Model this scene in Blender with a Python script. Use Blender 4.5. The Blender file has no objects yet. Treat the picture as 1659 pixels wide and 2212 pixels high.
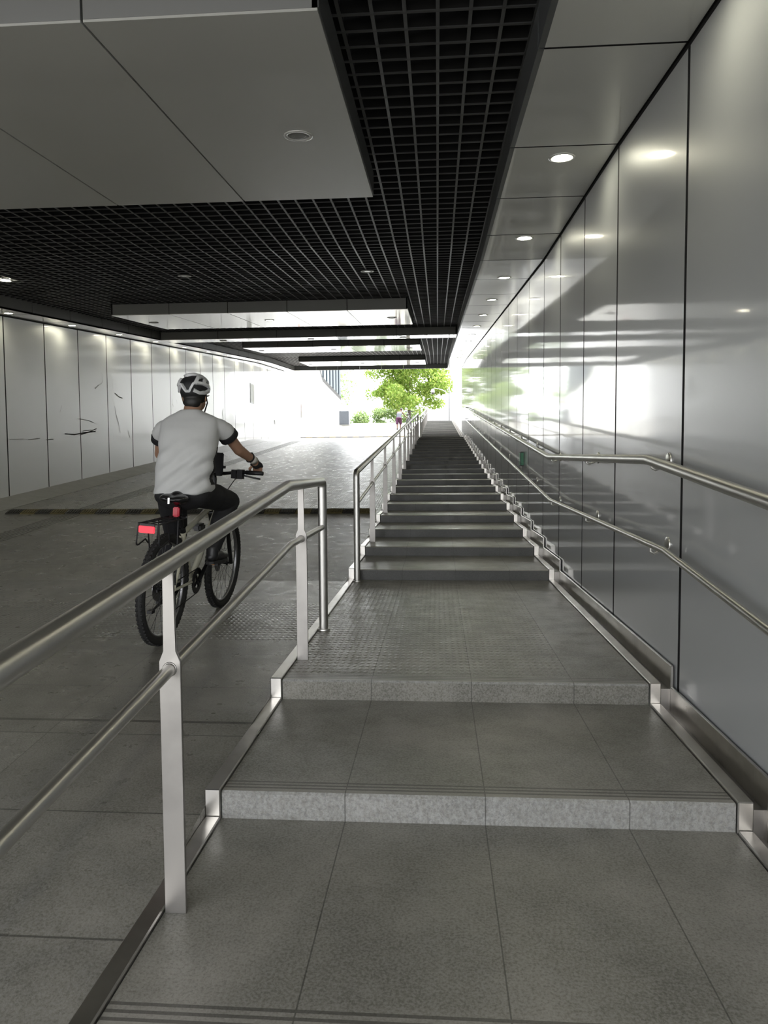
import bpy, bmesh, math, random
from mathutils import Vector, Matrix, noise
C = bpy.context.scene.collection
sc = bpy.context.scene
R_ = math.radians
rnd = random.Random(7)
CZ = 1.522                      # eye height above the lowest tread

# ------------------------------------------------------------------ materials
MATS = {}
def new_mat(name):
    m = bpy.data.materials.new(name); m.use_nodes = True
    MATS[name] = m
    return m, m.node_tree, m.node_tree.nodes['Principled BSDF']

class NT:
    """tiny node helper"""
    def __init__(s, nt): s.nt = nt
    def n(s, t, **kw):
        o = s.nt.nodes.new(t)
        for k, v in kw.items(): setattr(o, k, v)
        return o
    def link(s, a, b): s.nt.links.new(a, b)
    def put(s, sock, v):
        if hasattr(v, 'is_output') or isinstance(v, bpy.types.NodeSocket): s.link(v, sock)
        else: sock.default_value = v
    def m(s, op, a, b=0.0, c=0.0):
        o = s.n('ShaderNodeMath', operation=op)
        s.put(o.inputs[0], a); s.put(o.inputs[1], b); s.put(o.inputs[2], c)
        return o.outputs[0]
    def noise(s, vec, scale, detail=3, rough=.55):
        o = s.n('ShaderNodeTexNoise'); s.link(vec, o.inputs['Vector'])
        o.inputs['Scale'].default_value = scale; o.inputs['Detail'].default_value = detail; o.inputs['Roughness'].default_value = rough
        return o.outputs['Fac']
    def mapping(s, vec, scale):
        o = s.n('ShaderNodeMapping'); s.link(vec, o.inputs['Vector']); o.inputs['Scale'].default_value = scale
        return o.outputs[0]
    def coord(s, which='Object'): return s.n('ShaderNodeTexCoord').outputs[which]
    def ramp(s, f, stops):
        o = s.n('ShaderNodeValToRGB'); s.link(f, o.inputs[0]); e = o.color_ramp.elements
        e[0].position, e[0].color = stops[0][0], (*stops[0][1], 1)
        e[1].position, e[1].color = stops[-1][0], (*stops[-1][1], 1)
        for p, c in stops[1:-1]:
            x = e.new(p); x.color = (*c, 1)
        return o.outputs[0]
    def mix(s, f, a, b):
        o = s.n('ShaderNodeMix', data_type='RGBA'); s.put(o.inputs[0], f)
        s.put(o.inputs[6], a if not isinstance(a, tuple) else (*a, 1)); s.put(o.inputs[7], b if not isinstance(b, tuple) else (*b, 1))
        return o.outputs[2]
    def rng(s, f, a, b, c, d):
        o = s.n('ShaderNodeMapRange'); s.link(f, o.inputs[0])
        for i, v in enumerate((a, b, c, d)): o.inputs[i+1].default_value = v
        return o.outputs[0]
    def bump(s, h, dist, strength=1.0, nrm=None):
        o = s.n('ShaderNodeBump'); s.link(h, o.inputs['Height'])
        o.inputs['Distance'].default_value = dist; o.inputs['Strength'].default_value = strength
        if nrm is not None: s.link(nrm, o.inputs['Normal'])
        return o.outputs[0]
    def sep(s, vec):
        o = s.n('ShaderNodeSeparateXYZ'); s.link(vec, o.inputs[0]); return o.outputs

def plain(name, col, rough=.5, metal=0., coat=0., emit=None, estr=0., var=.0, spec=.5):
    m, nt, b = new_mat(name); t = NT(nt)
    b.inputs['Base Color'].default_value = (*col, 1); b.inputs['Roughness'].default_value = rough
    b.inputs['Metallic'].default_value = metal; b.inputs['Coat Weight'].default_value = coat
    b.inputs['Specular IOR Level'].default_value = spec
    if var:
        f = t.noise(t.coord(), 9, 4)
        t.link(t.mix(f, tuple(c*(1-var) for c in col), tuple(min(1, c*(1+var)) for c in col)), b.inputs['Base Color'])
    if emit:
        b.inputs['Emission Color'].default_value = (*emit, 1); b.inputs['Emission Strength'].default_value = estr
    return m

def metal_panel(name, col, rough, metal, coat, wav=.0010, scr=True):
    m, nt, b = new_mat(name); t = NT(nt)
    co = t.coord()
    b.inputs['Base Color'].default_value = (*col, 1)
    b.inputs['Metallic'].default_value = metal
    b.inputs['Roughness'].default_value = rough
    b.inputs['Coat Weight'].default_value = coat; b.inputs['Coat Roughness'].default_value = .055
    wv = t.noise(t.mapping(co, (1, .9, 1.6)), 1.6, 1.5)
    nb = t.bump(wv, wav)
    t.link(nb, b.inputs['Normal']); t.link(nb, b.inputs['Coat Normal'])
    return m
M_WALL = metal_panel('satin_aluminium_panel', (.55, .565, .575), .38, .2, .9)
M_WALLL = metal_panel('pale_aluminium_panel', (.88, .885, .88), .46, .5, .5)
M_CEIL = metal_panel('ceiling_panel_coat', (.74, .74, .72), .36, .15, .9, .001)
M_GAP = plain('black_joint', (.006, .006, .007), .7)
M_FASC = plain('grey_fascia', (.34, .345, .345), .4, .2)
M_FASC_SHADE = plain('shaded_grey_fascia', (.13, .135, .14), .4, .3)  # darker copy of the fascia, shade on unlit faces put into its colour
M_GRID = plain('black_grid_metal', (.105, .107, .113), .36, .4)
M_VOID = plain('black_void_soffit', (.008, .008, .009), .9)
M_RIMBLK = plain('black_alloy', (.02, .02, .022), .35, .6)

def steel(name, rough, col=(.66, .645, .62), dirt=.12):
    m, nt, b = new_mat(name); t = NT(nt); co = t.coord()
    f = t.noise(co, 5, 4); g = t.noise(co, 3, 2)
    t.link(t.mix(t.rng(f, .45, .8, 0, 1), col, tuple(c*(1-dirt) for c in col)), b.inputs['Base Color'])
    b.inputs['Metallic'].default_value = 1
    t.link(t.rng(g, .25, .75, rough-.03, rough+.04), b.inputs['Roughness'])
    return m
M_TUBE = steel('brushed_stainless_tube', .35, (.60, .59, .565), .06)
M_FLAT = steel('brushed_stainless_bar', .42, (.36, .345, .33), .25)
M_STRIP = steel('worn_stainless_strip', .3, (.66, .64, .61), .3)

def stone(name, kind):
    m, nt, b = new_mat(name); t = NT(nt)
    co = t.coord(); uv = t.coord('UV'); x, y, z = t.sep(co); u, v, _ = t.sep(uv)
    big = t.noise(co, 1.5, 6, .65); mid = t.noise(co, 11, 4, .6); grain = t.noise(co, 120, 3, .7)
    base = t.ramp(big, [(.3, (.110, .107, .088)), (.5, (.205, .198, .170)), (.7, (.32, .305, .27))])
    spots = t.rng(mid, .5, .8, 0, .3)
    base = t.mix(spots, base, (.25, .245, .23))
    base = t.mix(t.m('MULTIPLY', t.rng(t.noise(co, 3.3, 4, .6), .45, .75, 0, 1), .4), base, (.10, .10, .085))
    base = t.mix(t.rng(t.noise(co, 26, 2, .5), .72, .82, 0, .4), base, (.06, .06, .055))
    base = t.mix(t.rng(grain, .42, .62, .0, .38), base, (.40, .39, .37))
    base = t.mix(t.rng(grain, .34, .46, .35, 0), base, (.06, .06, .052))
    line = None
    def near(val, w):           # 1 where |val| < w
        return t.m('LESS_THAN', t.m('ABSOLUTE', val), w)
    def grid(val, step, off, w):
        k = t.m('SUBTRACT', val, off)
        k = t.m('SUBTRACT', t.m('FLOORED_MODULO', t.m('ADD', k, step/2), step), step/2)
        return near(k, w)
    relief = None
    if kind in ('tread', 'landing', 'riser', 'riser_shade'):
        line = grid(u, .517, .465, .0022)
        if 'riser' not in kind:
            for g in (.04, .066, .092):
                line = t.m('MAXIMUM', line, near(t.m('SUBTRACT', v, g), .0058))
        if kind in ('tread', 'landing'):     # paler band at the nosing
            base = t.mix(t.rng(v, .0, .13, .75, 0), base, (.36, .345, .315))
        if kind == 'landing':
            line = t.m('MAXIMUM', line, t.m('MULTIPLY', grid(v, .57, .56, .0025), t.m('GREATER_THAN', v, .3)))
    if kind == 'road':
        line = t.m('MAXIMUM', grid(y, .633, 7.03, .004), t.m('MULTIPLY', grid(x, .955, -1.79, .003), .8))
        cell = t.n('ShaderNodeTexWhiteNoise', noise_dimensions='2D'); cv = t.n('ShaderNodeCombineXYZ')
        t.link(t.m('FLOOR', t.m('DIVIDE', t.m('SUBTRACT', x, -1.79), .955)), cv.inputs[0]); t.link(t.m('FLOOR', t.m('DIVIDE', t.m('SUBTRACT', y, 7.03), .633)), cv.inputs[1]); t.link(cv.outputs[0], cell.inputs['Vector'])
        base = t.mix(t.rng(cell.outputs['Value'], 0, 1, 0, .3), base, (.10, .095, .08))
        line = t.m('MAXIMUM', line, near(t.m('SUBTRACT', y, 3.37), .012))
    if kind in ('road', 'landing'):      # raised diamond relief in the slabs
        a = t.m('SINE', t.m('MULTIPLY', t.m('ADD', x, t.m('MULTIPLY', y, .6)), 85.))
        c = t.m('SINE', t.m('MULTIPLY', t.m('SUBTRACT', x, t.m('MULTIPLY', y, .6)), 85.))
        relief = t.m('MAXIMUM', t.m('MULTIPLY', a, c), 0.0)
        zone = t.m('GREATER_THAN', y, 3.9) if kind == 'landing' else t.m('MAXIMUM', t.m('GREATER_THAN', y, 11.2), near(t.m('SUBTRACT', y, 5.42), .58))
        relief = t.m('MULTIPLY', relief, t.m('MULTIPLY', zone, t.rng(big, .35, .6, .25, 1)))
        if kind == 'landing': relief = t.m('MULTIPLY', relief, t.m('LESS_THAN', u, 1.5))
    if kind == 'kerb': base = t.mix(.8, base, (.40, .40, .38))
    if kind == 'riser_shade':  # colour darkened for the weaker light on risers further up the flight
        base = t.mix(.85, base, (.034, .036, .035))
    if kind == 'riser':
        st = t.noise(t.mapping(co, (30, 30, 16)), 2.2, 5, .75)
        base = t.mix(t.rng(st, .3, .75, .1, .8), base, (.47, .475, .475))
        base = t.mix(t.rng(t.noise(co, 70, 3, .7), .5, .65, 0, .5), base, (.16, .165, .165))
    if line is not None:
        base = t.mix(t.m('MULTIPLY', line, .65), base, (.035, .033, .03))
    t.link(base, b.inputs['Base Color'])
    t.link(t.rng(t.noise(co, 7, 4, .6), .32, .68, *((.25, .38) if kind == 'road' else (.28, .42))), b.inputs['Roughness'])
    nb = t.bump(t.m('ADD', t.m('MULTIPLY', grain, .6), mid), .0016 if kind != 'riser' else .004)
    if relief is not None: nb = t.bump(relief, .0042, 1, nb)
    if line is not None: nb = t.bump(t.m('SUBTRACT', 1., line), .003, .6, nb)
    t.link(nb, b.inputs['Normal'])
    return m
M_TREAD = stone('grey_granite_tread', 'tread'); M_LAND = stone('grey_granite_landing', 'landing')
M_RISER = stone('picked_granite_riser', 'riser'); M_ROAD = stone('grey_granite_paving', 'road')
M_KERB = stone('grey_granite_kerb', 'kerb'); M_RISER_SHADE = stone('shaded_granite_riser', 'riser_shade')

# ------------------------------------------------------------------ mesh helpers
def link(name, bm, mats, parent=None, smooth=False):
    me = bpy.data.meshes.new(name)
    bmesh.ops.recalc_face_normals(bm, faces=bm.faces)
    bm.to_mesh(me); bm.free()
    for m in (mats if isinstance(mats, (list, tuple)) else [mats]): me.materials.append(m)
    if smooth is True: me.polygons.foreach_set('use_smooth', [True]*len(me.polygons))
    elif smooth: me.set_sharp_from_angle(angle=R_(smooth)) if False else None
    o = bpy.data.objects.new(name, me); C.objects.link(o)
    if parent: o.parent = parent
    return o
def auto_smooth(o, deg=40):
    me = o.data; me.polygons.foreach_set('use_smooth', [True]*len(me.polygons)); me.set_sharp_from_angle(angle=R_(deg)); return o
def tag(o, label, cat, group=None):
    o['label'] = label; o['category'] = cat
    if group: o['group'] = group
    return o
def struct(o): o['kind'] = 'structure'; return o
def empty(name, loc=(0, 0, 0), rot=(0, 0, 0)):
    o = bpy.data.objects.new(name, None); o.location = loc; o.rotation_euler = rot; o.empty_display_size = .1
    C.objects.link(o); return o
def box(bm, lo, hi, mi=0):
    vs = [bm.verts.new((x, y, z)) for x in (lo[0], hi[0]) for y in (lo[1], hi[1]) for z in (lo[2], hi[2])]
    for f in ((0, 1, 3, 2), (4, 6, 7, 5), (0, 4, 5, 1), (2, 3, 7, 6), (0, 2, 6, 4), (1, 5, 7, 3)):
        bm.faces.new([vs[i] for i in f]).material_index = mi
    return vs
def hexa(bm, pts, mi=0):        # 8 points: bottom ring 0-3, top ring 4-7
    vs = [bm.verts.new(p) for p in pts]
    for n_, f in enumerate(((0, 1, 2, 3), (4, 7, 6, 5), (0, 4, 5, 1), (1, 5, 6, 2), (2, 6, 7, 3), (3, 7, 4, 0))):
        bm.faces.new([vs[i] for i in f]).material_index = mi if isinstance(mi, int) else mi[n_]
def prism(bm, poly, axis, a, b, mi=0):      # extrude a 2-D polygon along an axis ('x': poly=(y,z); 'y': poly=(x,z); 'z': poly=(x,y))
    def P(p, t): return {'x': (t, p[0], p[1]), 'y': (p[0], t, p[1]), 'z': (p[0], p[1], t)}[axis]
    va = [bm.verts.new(P(p, a)) for p in poly]; vb = [bm.verts.new(P(p, b)) for p in poly]
    n = len(poly)
    for i in range(n): bm.faces.new((va[i], va[(i+1) % n], vb[(i+1) % n], vb[i])).material_index = mi
    bm.faces.new(va[::-1]).material_index = mi; bm.faces.new(vb).material_index = mi
def tube(bm, pts, r, n=14, caps=True, closed=False, mi=0):
    pts = [Vector(p) for p in pts]; N = len(pts); rings = []
    rr = r if isinstance(r, (list, tuple)) else [r]*N
    ref = None
    for i, p in enumerate(pts):
        a = pts[(i-1) % N] if (i or closed) else None; c = pts[(i+1) % N] if (i < N-1 or closed) else None
        d0 = (p-a).normalized() if a is not None else None; d1 = (c-p).normalized() if c is not None else None
        t = ((d0 or d1)+(d1 or d0)).normalized()
        k = 1.0
        if d0 is not None and d1 is not None: k = 1/max(.5, t.dot(d1))
        if ref is None: ref = t.orthogonal().normalized()
        ref = (ref-t*ref.dot(t)).normalized(); o = t.cross(ref)
        bend = None
        if k > 1.001: bend = (d1-d0).normalized()
        ring = []
        for j in range(n):
            w = 2*math.pi*j/n; v = (ref*math.cos(w)+o*math.sin(w))*rr[i]
            if bend is not None: v += bend*v.dot(bend)*(k-1)
            ring.append(bm.verts.new(p+v))
        rings.append(ring)
    m = N if closed else N-1
    for i in range(m):
        A, B = rings[i], rings[(i+1) % N]
        for j in range(n):
            bm.faces.new((A[j], A[(j+1) % n], B[(j+1) % n], B[j])).material_index = mi
    if caps and not closed:
        bm.faces.new(rings[0][::-1]).material_index = mi; bm.faces.new(rings[-1]).material_index = mi
def lathe(bm, prof, M=Matrix(), n=24, mi=0):    # prof: (r, z), revolve about z, then matrix
    rings = []
    for r, z in prof:
        if r < 1e-6: rings.append([bm.verts.new(M @ Vector((0, 0, z)))])
        else: rings.append([bm.verts.new(M @ Vector((r*math.cos(2*math.pi*j/n), r*math.sin(2*math.pi*j/n), z))) for j in range(n)])
    for A, B in zip(rings, rings[1:]):
        for j in range(n):
            if len(A) == 1 and len(B) == 1: continue
            if len(A) == 1: f = (A[0], B[(j+1) % n], B[j])
            elif len(B) == 1: f = (A[j], A[(j+1) % n], B[0])
            else: f = (A[j], A[(j+1) % n], B[(j+1) % n], B[j])
            bm.faces.new(f).material_index = mi
def torus(bm, R, r, M=Matrix(), n=56, k=10, sx=1.0, mi=0):
    ring = []
    for i in range(n):
        a = 2*math.pi*i/n; row = []
        for j in range(k):
            b = 2*math.pi*j/k; rad = R+r*math.cos(b)
            row.append(bm.verts.new(M @ Vector((rad*math.cos(a), rad*math.sin(a), r*sx*math.sin(b)))))
        ring.append(row)
    for i in range(n):
        for j in range(k):
            bm.faces.new((ring[i][j], ring[(i+1) % n][j], ring[(i+1) % n][(j+1) % k], ring[i][(j+1) % k])).material_index = mi
def interp(x, pts):
    if x <= pts[0][0]: return pts[0][1]
    for (a, b), (c, d) in zip(pts, pts[1:]):
        if x <= c: return b+(d-b)*(x-a)/(c-a)
    return pts[-1][1]

# ------------------------------------------------------------------ levels
RISE, GO = .10354, 1.10767
def edge(k):                     # where tread k starts
    if k == 0: return 1.612
    if k <= 2: return 2.67029+(k-1)*GO
    if k <= 24: return 7.19683+(k-3)*GO
    return 7.19683+21*GO+3.41887+(k-25)*GO
def lev(k): return (k+2)*RISE
KTOP = 46
XL, XR = -.80991, 1.06009        # stair edges
WR, WL = 1.18, -7.45             # wall faces
ROAD = [(-40, 0.0), (.3, .0), (2.1, .207), (3.4, .327), (7.0, .432), (29.7, 2.556), (33.5, 2.672), (60.5, 5.02), (140, 5.06)]
CEIL = [(-20, 3.0), (0, 3.242), (3.7, 3.492), (5.07, 3.602), (8.48, 3.789), (30.8, 5.854), (36.3, 6.20), (60, 6.3)]
def road(y): return interp(y, ROAD)
def ceil(y): return interp(y, CEIL)
Y0, Y1 = -2.2, 36.3              # tunnel mouths

# ------------------------------------------------------------------ floor: the paved ramp
bm = bmesh.new()
ys = [p[0] for p in ROAD]
def strip(bm, x0, x1, ys, zf, mi=0, depth=.3):
    for a, b in zip(ys, ys[1:]):
        hexa(bm, [(x0, a, zf(a)-depth), (x1, a, zf(a)-depth), (x1, b, zf(b)-depth), (x0, b, zf(b)-depth),
                  (x0, a, zf(a)), (x1, a, zf(a)), (x1, b, zf(b)), (x0, b, zf(b))], mi)
strip(bm, -6.95, -.87, ys, road)
strip(bm, -.87, 60, [60.5, 140], road); strip(bm, -60, -6.95, [60.5, 140], road)
strip(bm, -12, -6.95, [-40, Y0], road); strip(bm, -.87, 12, [-40, Y0-.4], road)
struct(link('floor', bm, M_ROAD))
# sloping kerb at the foot of the left wall
bm = bmesh.new()
y = Y0
while y < 58:
    z0, z1 = road(y), road(y+.63)
    hexa(bm, [(WL-.05, y, z0-.3), (-6.95, y, z0-.3), (-6.95, y+.625, z1-.3), (WL-.05, y+.625, z1-.3),
              (WL-.05, y, z0+.11), (-6.95, y, z0+.005), (-6.95, y+.62, z1+.005), (WL-.05, y+.62, z1+.11)])
    y += .63
struct(link('trim_1', bm, M_KERB))

# ------------------------------------------------------------------ stepped stone stair
bm = bmesh.new(); uvl = bm.loops.layers.uv.new('UVMap')
def quad(pts, uvs, mi):
    f = bm.faces.new([bm.verts.new(p) for p in pts]); f.material_index = mi
    for l, uv in zip(f.loops, uvs): l[uvl].uv = uv
c_ = .009
for k in range(-2, KTOP+1):
    a = edge(k) if k > -2 else Y0-.4
    b = edge(k+1) if k < KTOP else 61.
    z = lev(k); long_ = k in (2, 24, KTOP, -2)
    quad([(XL, a+c_, z), (XR, a+c_, z), (XR, b, z), (XL, b, z)], [(0, c_), (1.87, c_), (1.87, b-a), (0, b-a)], 1 if long_ else 0)
    if k > -2:
        z0 = lev(k-1)
        quad([(XL, a, z-c_), (XR, a, z-c_), (XR, a+c_, z), (XL, a+c_, z)], [(0, 0), (1.87, 0), (1.87, c_), (0, c_)], 2 if k < 3 else 0)
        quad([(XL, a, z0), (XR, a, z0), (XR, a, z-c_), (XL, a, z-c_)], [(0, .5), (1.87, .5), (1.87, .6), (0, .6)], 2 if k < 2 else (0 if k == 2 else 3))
# sides and underside
poly = [(Y0-.4, -.4)]
poly += [(61., lev(KTOP)-.6)]
for k in range(KTOP, -3, -1):
    b = edge(k+1) if k < KTOP else 61.
    a = edge(k) if k > -2 else Y0-.4
    poly += [(b, lev(k)), (a, lev(k))]
for X in (XL, XR):
    f = bm.faces.new([bm.verts.new((X, p[0], p[1])) for p in poly])
    f.material_index = 0
bmesh.ops.remove_doubles(bm, verts=bm.verts, dist=1e-5)
struct(link('floor_stair', bm, [M_TREAD, M_LAND, M_RISER, M_RISER_SHADE]))

# ------------------------------------------------------------------ steel stringers and stepped skirting
def stepped(x0, x1, up, down, fwd, ke=KTOP, name='trim', mat=M_STRIP, bev=.004):
    bm = bmesh.new()
    for k in range(-2, ke+1):
        a = (edge(k) if k > -2 else Y0)-fwd; b = edge(k+1) if k < KTOP else 61.
        lo = (lev(k-1) if k > -2 else 0)+up-down
        box(bm, (x0, a, lo), (x1, b-fwd-.002, lev(k)+up))
    bmesh.ops.bevel(bm, geom=[e for e in bm.edges], offset=bev, segments=1, affect='EDGES', clamp_overlap=True)
    return struct(link(name, bm, mat))
stepped(-.872, XL-.003, .012, .05, .012, name='trim_2')
stepped(XR+.003, 1.118, .012, .05, .012, name='trim_3')
stepped(1.158, 1.172, .105, .2, .03, name='trim_4', bev=.003)
bm = bmesh.new()                 # dark bed of the gap between stringer and wall
for k in range(-2, KTOP+1):
    a = edge(k) if k > -2 else Y0; b = edge(k+1) if k < KTOP else 61.
    box(bm, (1.118, a, lev(k)-.3), (WR+.05, b-.001, lev(k)-.02))
struct(link('trim_5', bm, M_FLAT))

# ------------------------------------------------------------------ walls of separate panels over a black backing
def wall(name, X, side, seams, zb, zt, mat, gap=.032, tilt=.0012, inner_mouth=None):
    bm = bmesh.new(); r2 = random.Random(len(name)*11)
    for a, b in zip(seams, seams[1:]):
        g = gap/2
        d = [r2.uniform(-tilt, tilt)*(b-a)*.5 for _ in range(2)]
        ya, yb = a+g, b-g
        xi = [X+side*abs(0)+d[0], X+d[1]]
        o = side*.03
        p = [(xi[0], ya, zb(ya)), (xi[1], yb, zb(yb)), (xi[1]+o, yb, zb(yb)), (xi[0]+o, ya, zb(ya)),
             (xi[0], ya, zt(ya)), (xi[1], yb, zt(yb)), (xi[1]+o, yb, zt(yb)), (xi[0]+o, ya, zt(ya))]
        hexa(bm, p, (1, 1, 0, 1, 1, 1))
        q = [(X+side*.0022, a, zb(a)-.1), (X+side*.0022, b, zb(b)-.1), (X+side*.3, b, zb(b)-.1), (X+side*.3, a, zb(a)-.1),
             (X+side*.0022, a, zt(a)+.3), (X+side*.0022, b, zt(b)+.3), (X+side*.3, b, zt(b)+.3), (X+side*.3, a, zt(a)+.3)]
        hexa(bm, q, 1)
    return struct(link(name, bm, [mat, M_GAP]))
seamR = [Y0, -1.7, -.35, 1.0, 2.35, 3.70, 5.07, 6.18, 7.35, 8.46, 9.82, 11.26, 12.6, 13.93, 15.3, 16.6]
while seamR[-1] < 35: seamR.append(seamR[-1]+1.31)
seamR[-1] = Y1
def stair_line(y):
    for k in range(KTOP, -3, -1):
        if k == -2 or y >= edge(k): return lev(k)
wall('wall_right', WR, 1, seamR, lambda y: stair_line(y)-.55, lambda y: ceil(y)-.022, M_WALL)
seamO = [Y1+i*1.2 for i in range(19)]
bm = bmesh.new()
wall('wall_right_outside', WR, 1, seamO, lambda y: stair_line(y)-.55, lambda y: interp(y, [(36, 8.2), (59, 9.2)]), M_WALLL)
seamL = [Y0]
while seamL[-1] < 10: seamL.append(seamL[-1]+1.32)
y = 12.48-1.34*2
seamL = [s for s in seamL if s < y-.8]+[y]
while seamL[-1] < 34.6: seamL.append(seamL[-1]+1.34)
seamL.append(Y1)
wall('wall_left', WL, -1, seamL, lambda y: road(y)+.02, lambda y: ceil(y)-.022, M_WALLL)
seamO = [Y1+i*1.35 for i in range(17)]
wall('wall_left_outside', WL, -1, seamO, lambda y: road(y)+.02, lambda y: interp(y, [(36.3, 7.9), (46.5, 7.9), (48.5, 7.05), (58, 6.62)]), M_WALLL)
# scuffs on the left wall: thin grey strokes lying on the panels
def stroke(pts, w):
    bm = bmesh.new()
    x = WL+.006
    v = [[bm.verts.new((x, y+dy, z+dz)) for y, z in pts] for dy, dz in ((0, -w), (.25*w, w))]
    for i in range(len(pts)-1): bm.faces.new((v[0][i], v[0][i+1], v[1][i+1], v[1][i]))
    bmesh.ops.solidify(bm, geom=bm.faces[:], thickness=.001)
    return bm
wl = bpy.data.objects['wall_left']
M_SCUFF = metal_panel('grey_scuffed_panel', (.52, .50, .48), .45, .15, .3)
def wpt(px, py):                 # a point of the left wall seen at photo pixel (px, py)
    f = 1608.149
    r = Vector((.99741586, .07152939, -.00671977)); u = Vector((.0023073, .06159216, .99809873)); w = Vector((-.07180728, .99553501, -.06126796))
    d = r*((px-829.5)/f)-u*((py-1106)/f)+w
    t = WL/d.x
    return (d.y*t, d.z*t+CZ)
for pl, w in (([(247, 877), (250, 895), (256, 915), (259, 935)], .02), ([(219, 805), (222, 822), (218, 830)], .008), ([(205, 840), (213, 831)], .01),
              ([(248, 849), (256, 857), (264, 860)], .012), ([(140, 937), (160, 939), (180, 935), (206, 932)], .016), ([(172, 940), (190, 934), (208, 926)], .012),
              ([(133, 876), (129, 890), (128, 906)], .012), ([(243, 925), (244, 948)], .01), ([(276, 930), (280, 945)], .02), ([(100, 950), (115, 949)], .01),
              ([(20, 949), (50, 948)], .006), ([(60, 950), (86, 947)], .008), ([(170, 905), (190, 908), (202, 913)], .007), ([(178, 931), (196, 929)], .01),
              ([(373, 862), (372, 872), (374, 878)], .02), ([(381, 864), (382, 872)], .02), ([(482, 882), (480, 893), (482, 905)], .03)):
    link('scuff_mark', stroke([wpt(*p) for p in pl], w*.7), M_SCUFF, wl)

# ------------------------------------------------------------------ ceiling
SR, SL = .51, -6.92              # inner edges of the side soffits
HG = .2                          # grid underside above the soffit level
def soffit(name, xa, xb, seams, xin, sgn, fas=None):
    bm = bmesh.new(); g = .009
    for a, b in zip(seams, seams[1:]):
        ya, yb = a+g, b-g; za, zb = ceil(ya), ceil(yb)
        hexa(bm, [(xa, ya, za), (xb, ya, za), (xb, yb, zb), (xa, yb, zb), (xa, ya, za+.03), (xb, ya, za+.03), (xb, yb, zb+.03), (xa, yb, zb+.03)], (0, 2, 2, 2, 2, 2))
        x0, x1 = (xin, xin+sgn*.03)          # upright fascia on the inner edge
        hexa(bm, [(x0, ya, za), (x1, ya, za), (x1, yb, zb), (x0, yb, zb), (x0, ya, za+HG+.06), (x1, ya, za+HG+.06), (x1, yb, zb+HG+.06), (x0, yb, zb+HG+.06)], 1)
        za, zb = ceil(a), ceil(b)
        x0, x1 = (xa, xb+.03) if sgn > 0 else (xa-.03, xb)
        hexa(bm, [(x0, a, za+.005), (x1, a, za+.005), (x1, b, zb+.005), (x0, b, zb+.005), (x0, a, za+.4), (x1, a, za+.4), (x1, b, zb+.4), (x0, b, zb+.4)] if False else
             [(x0+.032*(sgn > 0), a, za+.005), (x1-.032*(sgn < 0), a, za+.005), (x1-.032*(sgn < 0), b, zb+.005), (x0+.032*(sgn > 0), b, zb+.005),
              (x0+.032*(sgn > 0), a, za+.4), (x1-.032*(sgn < 0), a, za+.4), (x1-.032*(sgn < 0), b, zb+.4), (x0+.032*(sgn > 0), b, zb+.4)], 2)
    return struct(link(name, bm, [M_CEIL, fas or M_FASC_SHADE, M_GAP]))
soffit('ceiling_right', SR, WR-.012, seamR, SR-.03, 1)
soffit('ceiling_left', WL+.012, SL, seamL, SL, -1, M_FASC)
# the open black grid: shaded sides and lit undersides painted in as black webs and paler flange, and the dark void above it
bm = bmesh.new(); gp = .158; bh = .085
cy = [Y0]+[p[0] for p in CEIL if Y0 < p[0] < Y1]+[Y1]
def bar(fz, w, h0, h1, mi):
    for a, b in zip(cy, cy[1:]):
        za, zb = ceil(a)+HG, ceil(b)+HG
        hexa(bm, [(fz-w, a, za+h0), (fz+w, a, za+h0), (fz+w, b, zb+h0), (fz-w, b, zb+h0), (fz-w, a, za+h1), (fz+w, a, za+h1), (fz+w, b, zb+h1), (fz-w, b, zb+h1)], mi)
x = .48
while x > SL+.05:
    bar(x, .009, 0, .006, 0); bar(x, .004, .006, bh, 1); x -= gp
y = Y0+.05
while y < Y1-.1:
    z = ceil(y)+HG-.0005
    box(bm, (SL, y-.008, z), (SR-.03, y+.008, z+.006), 0); box(bm, (SL, y-.004, z+.006), (SR-.03, y+.004, z+bh), 1); y += gp*1.03
struct(link('ceiling_grid', bm, [M_GRID, M_VOID]))
bm = bmesh.new()
for a, b in zip(cy, cy[1:]):
    za, zb = ceil(a)+.75, ceil(b)+.75
    hexa(bm, [(WL-.3, a, za), (WR+.3, a, za), (WR+.3, b, zb), (WL-.3, b, zb), (WL-.3, a, za+.3), (WR+.3, a, za+.3), (WR+.3, b, zb+.3), (WL-.3, b, zb+.3)])
for yy in (Y0, Y1+.01):          # closed edge of the deck at both mouths
    z = ceil(yy)
    box(bm, (WL-.3, yy-.02, z+.27), (WR+.3, yy, z+1.5))
struct(link('ceiling', bm, M_VOID))
# end fascia at the far mouth
bm = bmesh.new()
for i in range(7):
    x0 = SL+i*1.06; x1 = min(x0+1.05, SR-.03)
    box(bm, (x0, Y1-.12, ceil(Y1)-.0), (x1, Y1-.02, ceil(Y1)+.27))
struct(link('trim_6', bm, M_FASC))

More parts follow.
